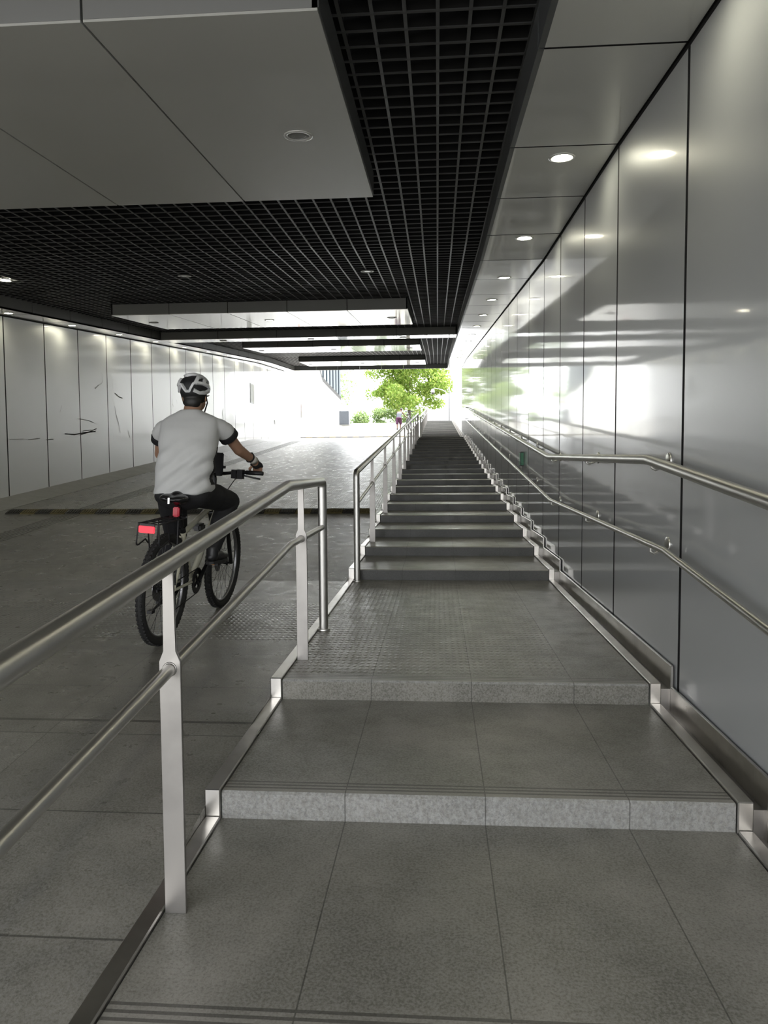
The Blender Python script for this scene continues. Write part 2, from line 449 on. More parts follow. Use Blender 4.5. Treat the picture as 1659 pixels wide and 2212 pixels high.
# white rafts hung below the grid
def raft(y0, y1, x0, x1, label, lit=None, group=None):
    zm = ceil((y0+y1)/2)
    root = empty('ceiling_raft', ((x0+x1)/2, (y0+y1)/2, zm))
    loc = root.location
    n = 5; w = (x1-x0)/n; bm = bmesh.new(); g = .006
    fb = bmesh.new()
    for i in range(n):
        xa, xb = x0+i*w+g, x0+(i+1)*w-g
        za, zb = ceil(y0), ceil(y1)
        hexa(bm, [Vector(p)-loc for p in [(xa, y0, za), (xb, y0, za), (xb, y1, zb), (xa, y1, zb), (xa, y0, za+.012), (xb, y0, za+.012), (xb, y1, zb+.012), (xa, y1, zb+.012)]])
        box(fb, Vector((xa, y0, za+.013))-loc, Vector((xb, y0+.03, za+HG-.01))-loc)
        box(fb, Vector((xa, y1-.03, zb+.013))-loc, Vector((xb, y1, zb+HG-.01))-loc)
    for xs in (x0, x1-.03):
        hexa(fb, [Vector(p)-loc for p in [(xs, y0, za+.013), (xs+.03, y0, za+.013), (xs+.03, y1, zb+.013), (xs, y1, zb+.013),
                                         (xs, y0, za+HG-.01), (xs+.03, y0, za+HG-.01), (xs+.03, y1, zb+HG-.01), (xs, y1, zb+HG-.01)]], 1)
    link('soffit_sheet', bm, M_CEIL, root); link('fascia', fb, [M_FASC, M_FASC_SHADE], root)
    bb = bmesh.new()
    hexa(bb, [Vector(p)-loc for p in [(x0+.04, y0+.04, za+.02), (x1-.04, y0+.04, za+.02), (x1-.04, y1-.04, zb+.02), (x0+.04, y1-.04, zb+.02),
                                     (x0+.04, y0+.04, za+HG), (x1-.04, y0+.04, za+HG), (x1-.04, y1-.04, zb+HG), (x0+.04, y1-.04, zb+HG)]])
    link('core', bb, M_GAP, root)
    return tag(root, label, 'ceiling panel', group)
RX0, RX1 = -5.72, -.5
raft(3.27, 6.03, RX0, RX1, 'large white ceiling raft nearest the viewer, overhead at upper left', group='white ceiling rafts')
raft(12.9, 15.6, RX0, RX1, 'second white ceiling raft, hung beyond the wide stretch of black grid', group='white ceiling rafts')
raft(18.4, 19.35, SL, SR-.03, 'narrow white ceiling beam spanning from one side soffit to the other', group='white ceiling rafts')
raft(21.8, 24.45, RX0, RX1, 'third white ceiling raft, just beyond the narrow cross beam', group='white ceiling rafts')
raft(30.8, 33.4, RX0, RX1, 'last white ceiling raft, closest to the bright tunnel mouth', group='white ceiling rafts')

# ------------------------------------------------------------------ recessed downlights
M_LENS = plain('lit_lamp_lens', (1, 1, 1), .4, emit=(1, .96, .74), estr=60)
M_DARKLENS = plain('unlit_lamp_glass', (.34, .34, .34), .15, .3)
M_RING = plain('lamp_ring_white_metal', (.82, .82, .82), .25, .3)
ORD = 'nearest second third fourth fifth sixth seventh eighth ninth tenth eleventh twelfth thirteenth fourteenth fifteenth'.split()
lamp_mesh = {}
def downlight(x, y, z, slope, lit, label, group, r=.08):
    root = empty('downlight', (x, y, z), (math.atan(slope), 0, 0))
    for part in ('trim_ring', 'lens'):
        key = (part, lit)
        if key not in lamp_mesh:
            bm = bmesh.new()
            if part == 'trim_ring': lathe(bm, [(r*.82, -.001), (r*.84, -.007), (r*1.0, -.009), (r*1.12, -.006), (r*1.14, 0), (r*.82, 0)], n=32); m = M_RING
            else:
                lathe(bm, [(0, -.003), (r*.5, -.0035), (r*.82, -.002), (r*.82, .0)], n=32); m = M_LENS if lit else M_DARKLENS
            o = link(part, bm, m, root, True); lamp_mesh[key] = o
        else:
            o = lamp_mesh[key].copy(); C.objects.link(o); o.parent = root
    if not lit and 'pupil' not in lamp_mesh: pass
    return tag(root, label, 'ceiling light', group)
def slope_at(y): return (ceil(y+.2)-ceil(y-.2))/.4
i = 0
for k in range(-2, 14):
    y = 5.28+2.2*k
    if y < .2: continue
    nm = ORD[i-2] if i > 2 else 'nearest'
    if y < 5.2: lab = 'lit downlight in the right soffit just above the top of the view' if y > 3 else 'lit downlight in the right soffit above the viewer'
    else:
        n = i-(2 if True else 0); lab = ('%s lit round downlight along the soffit above the steel handrails' % ORD[n]) if n < 14 else 'far downlight'
    downlight(.85, y, ceil(y), slope_at(y), True, lab, 'downlights in the right soffit'); i += 1
i = 0
for k in range(-1, 11):
    y = 12.2+2.2*k
    if k < 0: downlight(-7.18, y, ceil(y), slope_at(y), True, 'small lit downlight above the left wall, just beyond the left edge of the view', 'downlights in the left soffit'); continue
    downlight(-7.18, y, ceil(y), slope_at(y), True, '%s small lit downlight above the left wall panels, counted from the viewer' % ORD[i], 'downlights in the left soffit'); i += 1
for yy, who in ((4.67, 'nearest'), (14.2, 'second'), (18.9, 'narrow cross beam'), (23.1, 'third'), (32.1, 'last')):
    for xx, nm in ((-5.45, 'left'), (-3.19, 'middle'), (-.85, 'right')):
        lit = (yy, nm) == (14.2, 'middle')
        wh = who if 'beam' in who else who+' white raft'
        ra, rb = {4.67: (3.27, 6.03), 14.2: (12.9, 15.6), 18.9: (18.4, 19.35), 23.1: (21.8, 24.45), 32.1: (30.8, 33.4)}[yy]
        downlight(xx, yy, ceil(ra)+(ceil(rb)-ceil(ra))*(yy-ra)/(rb-ra)-.001, (ceil(rb)-ceil(ra))/(rb-ra), lit, '%s round downlight set in the %s %s end' % ('glowing' if lit else 'unlit', wh, 'at its '+nm) if nm != 'middle'
                  else '%s round downlight midway along the %s' % ('glowing' if lit else 'unlit', wh), 'downlights in the rafts')
for xx, nm, lit in ((-.93, 'right', False), (-3.43, 'middle', False), (-5.96, 'left', True)):
    downlight(xx, 10.09, ceil(10.09)+HG-.012, slope_at(10.09), lit, '%s ring downlight in the black ceiling grid, %s of three' % ('lit' if lit else 'unlit', nm), 'downlights in the black grid')

# ------------------------------------------------------------------ handrails
def arc(p, a, b, r, n=6):        # rounded corner at p between directions to a and b
    p, a, b = Vector(p), Vector(a), Vector(b); u, v = (a-p).normalized(), (b-p).normalized()
    return [p+u*r*(1-t)**2+v*r*t**2 for t in [i/n for i in range(n+1)]]
XP = -.775
def flat_post(y, zf, zlow, ztop, root):
    bm = bmesh.new(); w, n, s = .032, .0165, .012
    poly = [(-w, zf), (w, zf), (w, zlow+.022), (n, zlow+.052), (n, ztop), (-n, ztop), (-n, zlow+.052), (-w, zlow+.022)]
    prism(bm, [(p[0]+XP, p[1]) for p in poly], 'y', y-s/2, y+s/2)
    bmesh.ops.bevel(bm, geom=bm.edges[:], offset=.0015, segments=1, affect='EDGES')
    bmesh.ops.translate(bm, verts=bm.verts, vec=-root.location)
    o = link('post', bm, M_FLAT, root)
    cb = bmesh.new(); lathe(cb, [(.0185, -.008), (.0215, -.0075), (.0215, .0075), (.0185, .008)], Matrix.Translation(Vector((XP, y, zlow))-root.location) @ Matrix.Rotation(R_(90), 4, 'X'), 16)
    link('collar', cb, M_FLAT, o, True)
def tube_part(name, pts, r, root, mat=M_TUBE, n=18):
    bm = bmesh.new(); tube(bm, [Vector(p)-root.location for p in pts], r, n)
    return auto_smooth(link(name, bm, mat, root))
def flange(y, z, root, x=XP):
    bm = bmesh.new(); lathe(bm, [(0, .012), (.026, .012), (.042, .008), (.044, 0), (0, 0)], Matrix.Translation(Vector((x, y, z))-root.location), 24)
    auto_smooth(link('base_flange', bm, M_TUBE, root))
# near section: slopes up beside the lowest treads, then level over the landing
root = empty('handrail', (XP, 4.95, lev(2)))
topA = [(-2.6, .80), (1.249, 1.164), (3.80, 1.424), (4.97, 1.424)]
def top1(y): return interp(y, topA)
low1 = [(-2.6, .50), (1.229, .857), (3.86, 1.112), (4.97, 1.115)]
P3 = [(XP, y, z) for y, z in topA[:-1]]; cor = (XP, 4.97, 1.424)
pts = P3+arc(cor, P3[-1], (XP, 4.97, .5), .045)+[(XP, 4.97, lev(2))]
tube_part('top_rail', pts, .030, root)
tube_part('lower_rail', [(XP, y, z) for y, z in low1], .0185, root)
for y in (-2.0, .03, 2.08, 4.18):
    k = max(k for k in range(-2, 3) if k == -2 or edge(k) <= y)
    flat_post(y, lev(k)-.001, interp(y, low1), top1(y)-.024, root)
flange(4.97, lev(2), root)
tag(root, 'near stainless handrail running from the lower left to the landing, cyclist beyond it', 'handrail', 'stainless handrails beside the steps')
# long section up the flight
root = empty('handrail', (XP, 7.12, lev(2)))
g = RISE/GO
def nose(y): return lev(3)+(y-7.19683)*g
yb, ye = 7.10, 30.3
zt = lambda y: nose(y)+.962
zl = lambda y: nose(y)+.655
pts = [(XP, yb, lev(2))]+arc((XP, yb, zt(yb)), (XP, yb, 0), (XP, ye, zt(ye)), .05)+arc((XP, ye, zt(ye)), (XP, yb, zt(yb)), (XP, ye, 0), .05)+[(XP, ye, lev(23))]
tube_part('top_rail', pts, .030, root)
tube_part('lower_rail', [(XP, yb, zl(yb)), (XP, ye, zl(ye))], .0185, root)
for i in range(10):
    y = 8.83+i*2*GO
    k = max(k for k in range(2, 25) if edge(k) <= y)
    flat_post(y, lev(k)-.001, zl(y), zt(y)-.024, root)
flange(yb, lev(2), root)
tag(root, 'long stainless handrail climbing the left side of the dark flight of steps', 'handrail', 'stainless handrails beside the steps')
# sunlit far section
root = empty('handrail', (XP, 34.2, lev(24)))
yb, ye = 34.0, 57.5
nose2 = lambda y: lev(25)+(y-edge(25))*g
zt2 = lambda y: nose2(y)+.95; zl2 = lambda y: nose2(y)+.64
pts = [(XP, yb, lev(24))]+arc((XP, yb, zt2(yb)), (XP, yb, 0), (XP, ye, zt2(ye)), .05)+arc((XP, ye, zt2(ye)), (XP, yb, zt2(yb)), (XP, ye, 0), .05)+[(XP, ye, lev(45))]
tube_part('top_rail', pts, .030, root)
tube_part('lower_rail', [(XP, yb, zl2(yb)), (XP, ye, zl2(ye))], .016, root)
for i in range(11):
    y = 35.2+i*2*GO
    k = max(k for k in range(24, 47) if edge(k) <= y)
    flat_post(y, lev(k)-.001, zl2(y), zt2(y)-.024, root)
tag(root, 'far sunlit handrail on the upper steps outside the tunnel', 'handrail', 'stainless handrails beside the steps')
# two wall rails on the right
XW = 1.092
def wall_rail(prof, r, label, b0):
    root = empty('handrail', (XW, 3.9, interp(3.9, prof)))
    end = prof[-1]
    pts = [(XW, y, z) for y, z in prof]+[(WR, end[0]+.09, end[1]+.01)]
    tube_part('top_rail' if r > .022 else 'lower_rail', pts, r, root)
    y = b0
    while y < end[0]-.3:
        z = interp(y, prof); bm = bmesh.new()
        M = Matrix.Translation(Vector((WR-.001, y, z-.0))-root.location) @ Matrix.Rotation(R_(-90), 4, 'Y')
        lathe(bm, [(0, .009), (.034, .009), (.04, .006), (.041, 0), (0, 0)], M, 20)
        tube(bm, [Vector((WR-.004, y, z-.02))-root.location, Vector((XW+.02, y, z-.045))-root.location, Vector((XW, y, z-.035))-root.location, Vector((XW, y, z-r*.7))-root.location], .007, 8)
        auto_smooth(link('bracket', bm, M_TUBE, root)); y += 1.68
    return tag(root, label, 'handrail', 'stainless rails fixed to the right wall')
wall_rail([(-2.5, .86), (2.544, 1.395), (3.96, 1.547), (7.44, 1.603), (30.4, 1.603+22.96*.0985)], .026, 'upper stainless handrail bracketed to the shiny right wall', 2.22)
wall_rail([(-2.5, .43), (2.52, .971), (3.66, 1.106), (7.33, 1.184), (30.4, 1.184+23.07*.0967)], .0165, 'thinner lower handrail fixed along the shiny right wall', 2.22)

# ------------------------------------------------------------------ small fixtures
M_GREEN = plain('green_sign_face', (.015, .20, .085), .35); M_BLK = plain('black_plastic', (.012, .012, .014), .45)
M_GLOSSBLK = plain('gloss_black', (.012, .012, .013), .2)
root = empty('exit_marker', (WR, 10.4, 1.61))
bm = bmesh.new(); box(bm, (-.05, -.09, -.1), (0, .09, .1)); bmesh.ops.bevel(bm, geom=bm.edges[:], offset=.006, segments=2, affect='EDGES'); link('case', bm, M_BLK, root)
bm = bmesh.new(); box(bm, (-.053, -.075, -.085), (-.05, .075, .085)); box(bm, (-.046, -.093, -.085), (-.006, -.09, .085)); link('face', bm, M_GREEN, root)
tag(root, 'small green emergency sign on the right wall between the two rails', 'sign')

def hump(name, y, x0, x1, n, label, h=.05, d=.36):
    root = empty(name, ((x0+x1)/2, y, road(y)))
    s = (road(y+.3)-road(y))/.3
    my, mk = plain('hump_yellow', (.11, .09, .035), .6, var=.5) if 'hump_yellow' not in MATS else MATS['hump_yellow'], plain('hump_rubber_black', (.025, .024, .022), .55) if 'hump_rubber_black' not in MATS else MATS['hump_rubber_black']
    w = (x1-x0)/n
    prof = [(-d/2, 0), (-d/2+.02, .02), (-d/6, h), (d/6, h), (d/2-.02, .02), (d/2, 0)]
    for i in range(n):
        bm = bmesh.new(); a = x0+i*w-root.location.x
        prism(bm, [(p, z+s*p-.002) for p, z in prof], 'x', a+.004, a+w-.004, 0)
        for j in range(1, 6):        # moulded ribs on the near slope
            xx = a+w*j/6
            prism(bm, [(-d/2+.02, .02+s*(-d/2)), (-d/6, h+s*(-d/6)), (-d/6, h+.006+s*(-d/6)), (-d/2+.015, .027+s*(-d/2))], 'x', xx-.012, xx+.012, 0)
        link('segment', bm, my if i % 2 else mk, root)
    return tag(root, label, 'speed bump', 'speed humps across the ramp')
hump('speed_hump', 11.28, -6.72, -.95, 24, 'worn black and yellow speed hump at the foot of the ramp by the cyclist')
hump('speed_hump', 36.9, -6.8, -.95, 20, 'far sunlit speed hump by the tunnel mouth, black and yellow')
# ribbed tactile strip along the left of the ramp
bm = bmesh.new(); M_TACT = plain('tactile_ribs', (.21, .205, .19), .42, var=.2)
for i in range(6):
    x = -5.80+i*.062
    for a, b in ((4.0, 7.0), (7.0, 11.05), (11.5, 20.), (20., 29.7)):
        n = max(1, int((b-a)/.62)); 
        for j in range(n):
            ya, yb_ = a+(b-a)*j/n+.02, a+(b-a)*(j+1)/n-.02
            hexa(bm, [(x, ya, road(ya)-.01), (x+.034, ya, road(ya)-.01), (x+.034, yb_, road(yb_)-.01), (x, yb_, road(yb_)-.01),
                      (x+.006, ya, road(ya)+.006), (x+.028, ya, road(ya)+.006), (x+.028, yb_, road(yb_)+.006), (x+.006, yb_, road(yb_)+.006)])
struct(link('floor_tactile_strip', bm, M_TACT))
# frames and boxes on the left wall
def board(y, z, w, h, label, cat, name, facecol, frame=.03, dep=.03, fr=None):
    root = empty(name, (WL, y, z))
    bm = bmesh.new(); box(bm, (0, -w/2, -h/2), (dep, w/2, h/2)); bmesh.ops.bevel(bm, geom=bm.edges[:], offset=.004, segments=1, affect='EDGES')
    link('frame', bm, fr or M_FLAT, root)
    bm = bmesh.new(); box(bm, (dep-.004, -w/2+frame, -h/2+frame), (dep+.002, w/2-frame, h/2-frame)); link('face', bm, facecol, root)
    return tag(root, label, cat)
M_POST = plain('pale_yellow_poster', (.62, .64, .5), .4, var=.15)
board(29.8, wpt(544, 850)[1], .66, .80, 'pale framed notice board hung on the left wall beyond the cyclist', 'notice board', 'notice_board', M_POST, .035, .012, plain('pale_aluminium_frame', (.6, .61, .58), .4, .3))
board(34.0, wpt(595, 912)[1], .34, .2, 'small white socket box low on the left wall near the mouth', 'box', 'socket_box', plain('white_box_face', (.7, .7, .68), .4), .02, .012, MATS['white_box_face'])
M_RED = plain('red_sign_face', (.62, .10, .04), .4)
b_ = board(40.8, wpt(651, 888)[1], .5, .76, 'red panel on the sunlit left wall outside the tunnel', 'sign', 'fire_sign', M_RED, .05)
bm = bmesh.new(); box(bm, (.032, -.12, -.02), (.036, .12, .2)); link('white_patch', bm, MATS['white_box_face'], b_)
# wrapped grey cabinet outside
root = empty('utility_cabinet', (-6.85, 55.0, road(55.0)))
bm = bmesh.new(); box(bm, (-.36, -.3, .06), (.36, .3, 1.06)); bmesh.ops.bevel(bm, geom=bm.edges[:], offset=.02, segments=2, affect='EDGES')
link('body', bm, plain('grey_cabinet', (.13, .145, .17), .45, var=.1), root)
bm = bmesh.new(); box(bm, (-.3, -.31, .12), (.3, -.3, 1.0)); link('door', bm, MATS['grey_cabinet'], root)
bm = bmesh.new(); box(bm, (-.4, -.33, -.05), (.42, .33, .06)); link('plinth', bm, M_KERB, root)
tag(root, 'dark grey utility cabinet on the ramp edge outside the mouth', 'cabinet')
# blue grey upright fins above the outside left wall
M_FIN = plain('blue_grey_fin', (.05, .068, .09), .4, .1)
root = empty('glazed_screen', (WL-.1, 53, 6.6))
for i in range(7):
    y = 47.6+i*1.55; zb = interp(y, [(46.5, 7.3), (48.5, 7.05), (58, 6.62)])-.05
    bm = bmesh.new(); box(bm, Vector((WL-.25, y, zb))-root.location, Vector((WL-.02, y+1.0, 12.))-root.location); link('fin', bm, M_FIN, root)
bm = bmesh.new(); box(bm, Vector((WL-.6, 47.2, 6.7))-root.location, Vector((WL-.3, 58.3, 12.2))-root.location); link('backing', bm, plain('screen_glass', (.12, .15, .18), .15, .2), root)
tag(root, 'row of tall blue grey upright fins above the outside left wall', 'screen')
# camera pole
M_WHT = plain('white_paint', (.5, .51, .52), .35)
root = empty('security_camera_pole', (1.0, 64, 5.04))
bm = bmesh.new(); tube(bm, [(0, 0, 0), (0, 0, 3.2)], .05, 12); link('pole', bm, plain('grey_paint', (.10, .105, .115), .4), root, True)
bm = bmesh.new(); tube(bm, [(0, 0, 2.55), (-.6, 0, 2.95), (-1.3, 0, 3.1)], .03, 8); link('arm', bm, M_WHT, root, True)
bm = bmesh.new(); lathe(bm, [(0, .32), (.09, .3), (.15, .2), (.16, .05), (.15, 0), (0, 0)], Matrix.Translation((-1.38, 0, 2.72)), 16); o = link('camera_housing', bm, M_WHT, root, True)
bm = bmesh.new(); lathe(bm, [(.13, 0), (.12, -.06), (.07, -.12), (0, -.14)], Matrix.Translation((-1.38, 0, 2.72)), 16); link('dome_glass', bm, M_GLOSSBLK, o, True)
tag(root, 'white dome security camera on an arm in front of the tree', 'security camera')

# ------------------------------------------------------------------ tree and bushes outside
def leaf_mat(name, a, b):
    m, nt, bs = new_mat(name); t = NT(nt)
    rndn = t.n('ShaderNodeNewGeometry').outputs['Random Per Island']
    t.link(t.mix(rndn, a, b), bs.inputs['Base Color']); bs.inputs['Roughness'].default_value = .5
    tr = t.n('ShaderNodeBsdfTranslucent'); t.link(t.mix(rndn, a, b), tr.inputs['Color'])
    mx = t.n('ShaderNodeMixShader'); mx.inputs[0].default_value = .45
    out = nt.nodes['Material Output']; t.link(bs.outputs[0], mx.inputs[1]); t.link(tr.outputs[0], mx.inputs[2]); t.link(mx.outputs[0], out.inputs[0])
    return m
M_LEAF = leaf_mat('fresh_green_leaves', (.15, .28, .035), (.40, .48, .12))
M_BUSH = leaf_mat('pale_green_leaves', (.16, .26, .09), (.32, .40, .18))
M_BARK = plain('grey_brown_bark', (.09, .07, .055), .85, var=.3)
def foliage(blobs, n, size, rr):
    bm = bmesh.new()
    tot = sum(b[1][0]*b[1][1]*b[1][2] for b in blobs)
    for c, r in blobs:
        m = int(n*r[0]*r[1]*r[2]/tot)
        for _ in range(m):
            while True:
                d = Vector((rr.uniform(-1, 1), rr.uniform(-1, 1), rr.uniform(-1, 1)))
                if .25 < d.length < 1: break
            p = Vector(c)+Vector((d.x*r[0], d.y*r[1], d.z*r[2]))
            nrm = Vector((rr.uniform(-1, 1), rr.uniform(-1, 1), rr.uniform(.1, 1))).normalized(); u = nrm.orthogonal().normalized()
            u = (Matrix.Rotation(rr.uniform(0, 6.28), 3, nrm) @ u); v = nrm.cross(u); s = size*rr.uniform(.6, 1.3)
            q = [p-u*s, p-v*s*.55+nrm*s*.1, p+u*s, p+v*s*.55+nrm*s*.1]
            bm.faces.new([bm.verts.new(x) for x in q])
    return bm
def tree(name, base, blobs, trunk, n, size, mat, label, cat='tree', seed=1):
    rr = random.Random(seed); root = empty(name, base); z0 = Vector(base)
    bm = bmesh.new()
    for pts, rad in trunk: tube(bm, pts, rad, 10)
    link('trunk' if trunk[0][1][0] > .1 else 'stem', bm, M_BARK, root, True)
    link('foliage', foliage(blobs, n, size, rr), mat, root)
    return tag(root, label, cat)
rr = random.Random(5); bl = []
for _ in range(34):
    a = rr.uniform(0, 6.28); rad = 4.1*math.sqrt(rr.random()); h = rr.uniform(3.0, 9.5)
    k = 1-.5*abs((h-5.8)/4.5)
    bl.append(((rad*k*math.cos(a), rad*k*math.sin(a), h), (rr.uniform(1.0, 1.7), rr.uniform(1.0, 1.7), rr.uniform(.6, 1.1))))
bl += [((-3.6, 0, 6.4), (1.2, 1, .9)), ((-2.8, 0, 7.6), (1.3, 1, .9)), ((0, -.8, 6.2), (1.5, 1, 1)), ((0, -.6, 7.4), (1.5, 1, 1)), ((3.2, 0, 6.6), (1.2, 1, 1)), ((-3.9, 0, 4.2), (.8, .7, .7)), ((-2.4, 0, 4.3), (1.2, .9, .8)), ((.2, 0, 3.4), (1.2, .9, .7)), ((2.2, 0, 4.6), (1.2, .9, .8)), ((-1.2, 0, 4.9), (1.4, 1, .9)), ((-2.6, 0, 2.9), (.5, .5, .45)), ((3.4, 0, 4.6), (.9, .8, .7)), ((-1.0, 0, 2.7), (.7, .6, .4)), ((2.3, 0, 3.3), (.8, .6, .5)), ((1.1, 0, 2.4), (.8, .6, .5)), ((3.1, 0, 3.2), (.6, .5, .4))]
tree('broadleaf_tree', (-3.05, 80, 5.05), bl, [([(0, 0, 0), (.05, 0, 2.2), (0, .1, 4.6), (.2, .4, 6.0)], [.22, .18, .12, .04]), ([(0, 0, 2.6), (1.5, .3, 4.6), (2.6, .4, 5.5)], [.1, .06, .03]),
     ([(0, 0, 2.9), (-1.4, .2, 4.6), (-2.8, .3, 5.2)], [.1, .06, .03])], 22000, .16, M_LEAF, 'bright green broadleaf tree beyond the top of the steps')
for i, (x, y, w, h, lab) in enumerate(((-12.0, 94, 2.9, 3.6, 'low pale green bush at the left edge of the bright opening'), (-5.6, 98, 2.9, 4.0, 'pale green bush behind the person with the bicycle'),
                                  (-17.5, 99, 1.6, 4.6, 'tall pale green shrub half hidden by the blue grey fins'))):
    rr = random.Random(20+i)
    bl = [((rr.uniform(-w, w), rr.uniform(-.8, .8), rr.uniform(.3, h)), (1.1, .8, .75)) for _ in range(18)]
    tree('bush', (x, y, 5.05), bl, [([(0, 0, 0), (0, 0, .8), (.2, 0, h*.8)], [.06, .05, .02]), ([(0, 0, .3), (-w*.6, 0, h*.6)], [.04, .02]), ([(0, 0, .3), (w*.6, 0, h*.6)], [.04, .02])], 4200, .16, M_BUSH, lab, 'bush', 30+i)
# a line of trees to the side, seen in the polished wall
for i, (x, y, s) in enumerate(((-24, 84, 1.0), (-32, 92, 1.2), (-17, 108, 1.3))):
    rr = random.Random(50+i)
    bl = [((rr.uniform(-3, 3)*s, rr.uniform(-2, 2)*s, rr.uniform(2, 7.5)*s), (1.5*s, 1.4*s, 1.1*s)) for _ in range(16)]
    tree('broadleaf_tree', (x, y, 5.05), bl, [([(0, 0, 0), (0, 0, 3*s), (.2, 0, 7*s)], [.2, .15, .06])], 3000, .2, M_BUSH,
         '%s tree off to the left outside, seen only mirrored in the right wall' % ('nearer', 'farther', 'farthest')[i], 'tree', 60+i)

# ------------------------------------------------------------------ soft bodies: overlapping solids fused to one skin
def capsule(bm, a, ra, b, rb, n=16):
    a, b = Vector(a), Vector(b); d = b-a; L = d.length
    q = d.to_track_quat('Z', 'Y').to_matrix().to_4x4(); M = Matrix.Translation(a) @ q
    prof = [(0, -ra)]+[(ra*math.cos(t), ra*math.sin(t)) for t in [(-90+15*i)*math.pi/180 for i in range(1, 6)]]+[(ra, 0), (rb, L)]
    prof += [(rb*math.cos(t), L+rb*math.sin(t)) for t in [15*i*math.pi/180 for i in range(1, 6)]]+[(0, L+rb)]
    lathe(bm, prof, M, n)
def ellip(bm, c, r, rot=(0, 0, 0)):
    from mathutils import Euler
    M = Matrix.Translation(c) @ Euler([R_(v) for v in rot]).to_matrix().to_4x4() @ Matrix.Diagonal((*r, 1))
    bmesh.ops.create_icosphere(bm, subdivisions=3, radius=1, matrix=M)
def loft(bm, rings, n=28, p=2.4):        # rings: (cx, cy, cz, a, b[, tilt])
    prev = None; first = None
    for cx, cy_, cz, a, b in rings:
        ring = []
        for j in range(n):
            t = 2*math.pi*j/n; c, s = math.cos(t), math.sin(t)
            ring.append(bm.verts.new((cx+a*math.copysign(abs(c)**(2/p), c), cy_+b*math.copysign(abs(s)**(2/p), s), cz)))
        if prev:
            for j in range(n): bm.faces.new((prev[j], prev[(j+1) % n], ring[(j+1) % n], ring[j]))
        else: first = ring
        prev = ring
    bm.faces.new(first[::-1]); bm.faces.new(prev)
def fuse(name, build, voxel, mats, parent, smooth=4, colour=None, wrinkle=None):
    bm = bmesh.new(); build(bm)
    me = bpy.data.meshes.new('tmp'); bmesh.ops.recalc_face_normals(bm, faces=bm.faces); bm.to_mesh(me); bm.free()
    o = bpy.data.objects.new('tmp', me); C.objects.link(o)
    r = o.modifiers.new('r', 'REMESH'); r.mode = 'VOXEL'; r.voxel_size = voxel
    s = o.modifiers.new('s', 'SMOOTH'); s.iterations = smooth; s.factor = .5
    dg = bpy.context.evaluated_depsgraph_get()
    out = bpy.data.meshes.new_from_object(o.evaluated_get(dg)); out.name = name
    bpy.data.objects.remove(o); bpy.data.meshes.remove(me)
    out.materials.clear()
    for m in (mats if isinstance(mats, list) else [mats]): out.materials.append(m)
    out.polygons.foreach_set('use_smooth', [True]*len(out.polygons))
    if wrinkle:
        nr = [v.normal.copy() for v in out.vertices]
        for v, n_ in zip(out.vertices, nr): v.co += n_*wrinkle(v.co)
    if colour:
        cs = [f.center.copy() for f in out.polygons]
        out.polygons.foreach_set('material_index', [colour(c) for c in cs])
    ob = bpy.data.objects.new(name, out); C.objects.link(ob)
    if parent: ob.parent = parent
    return ob

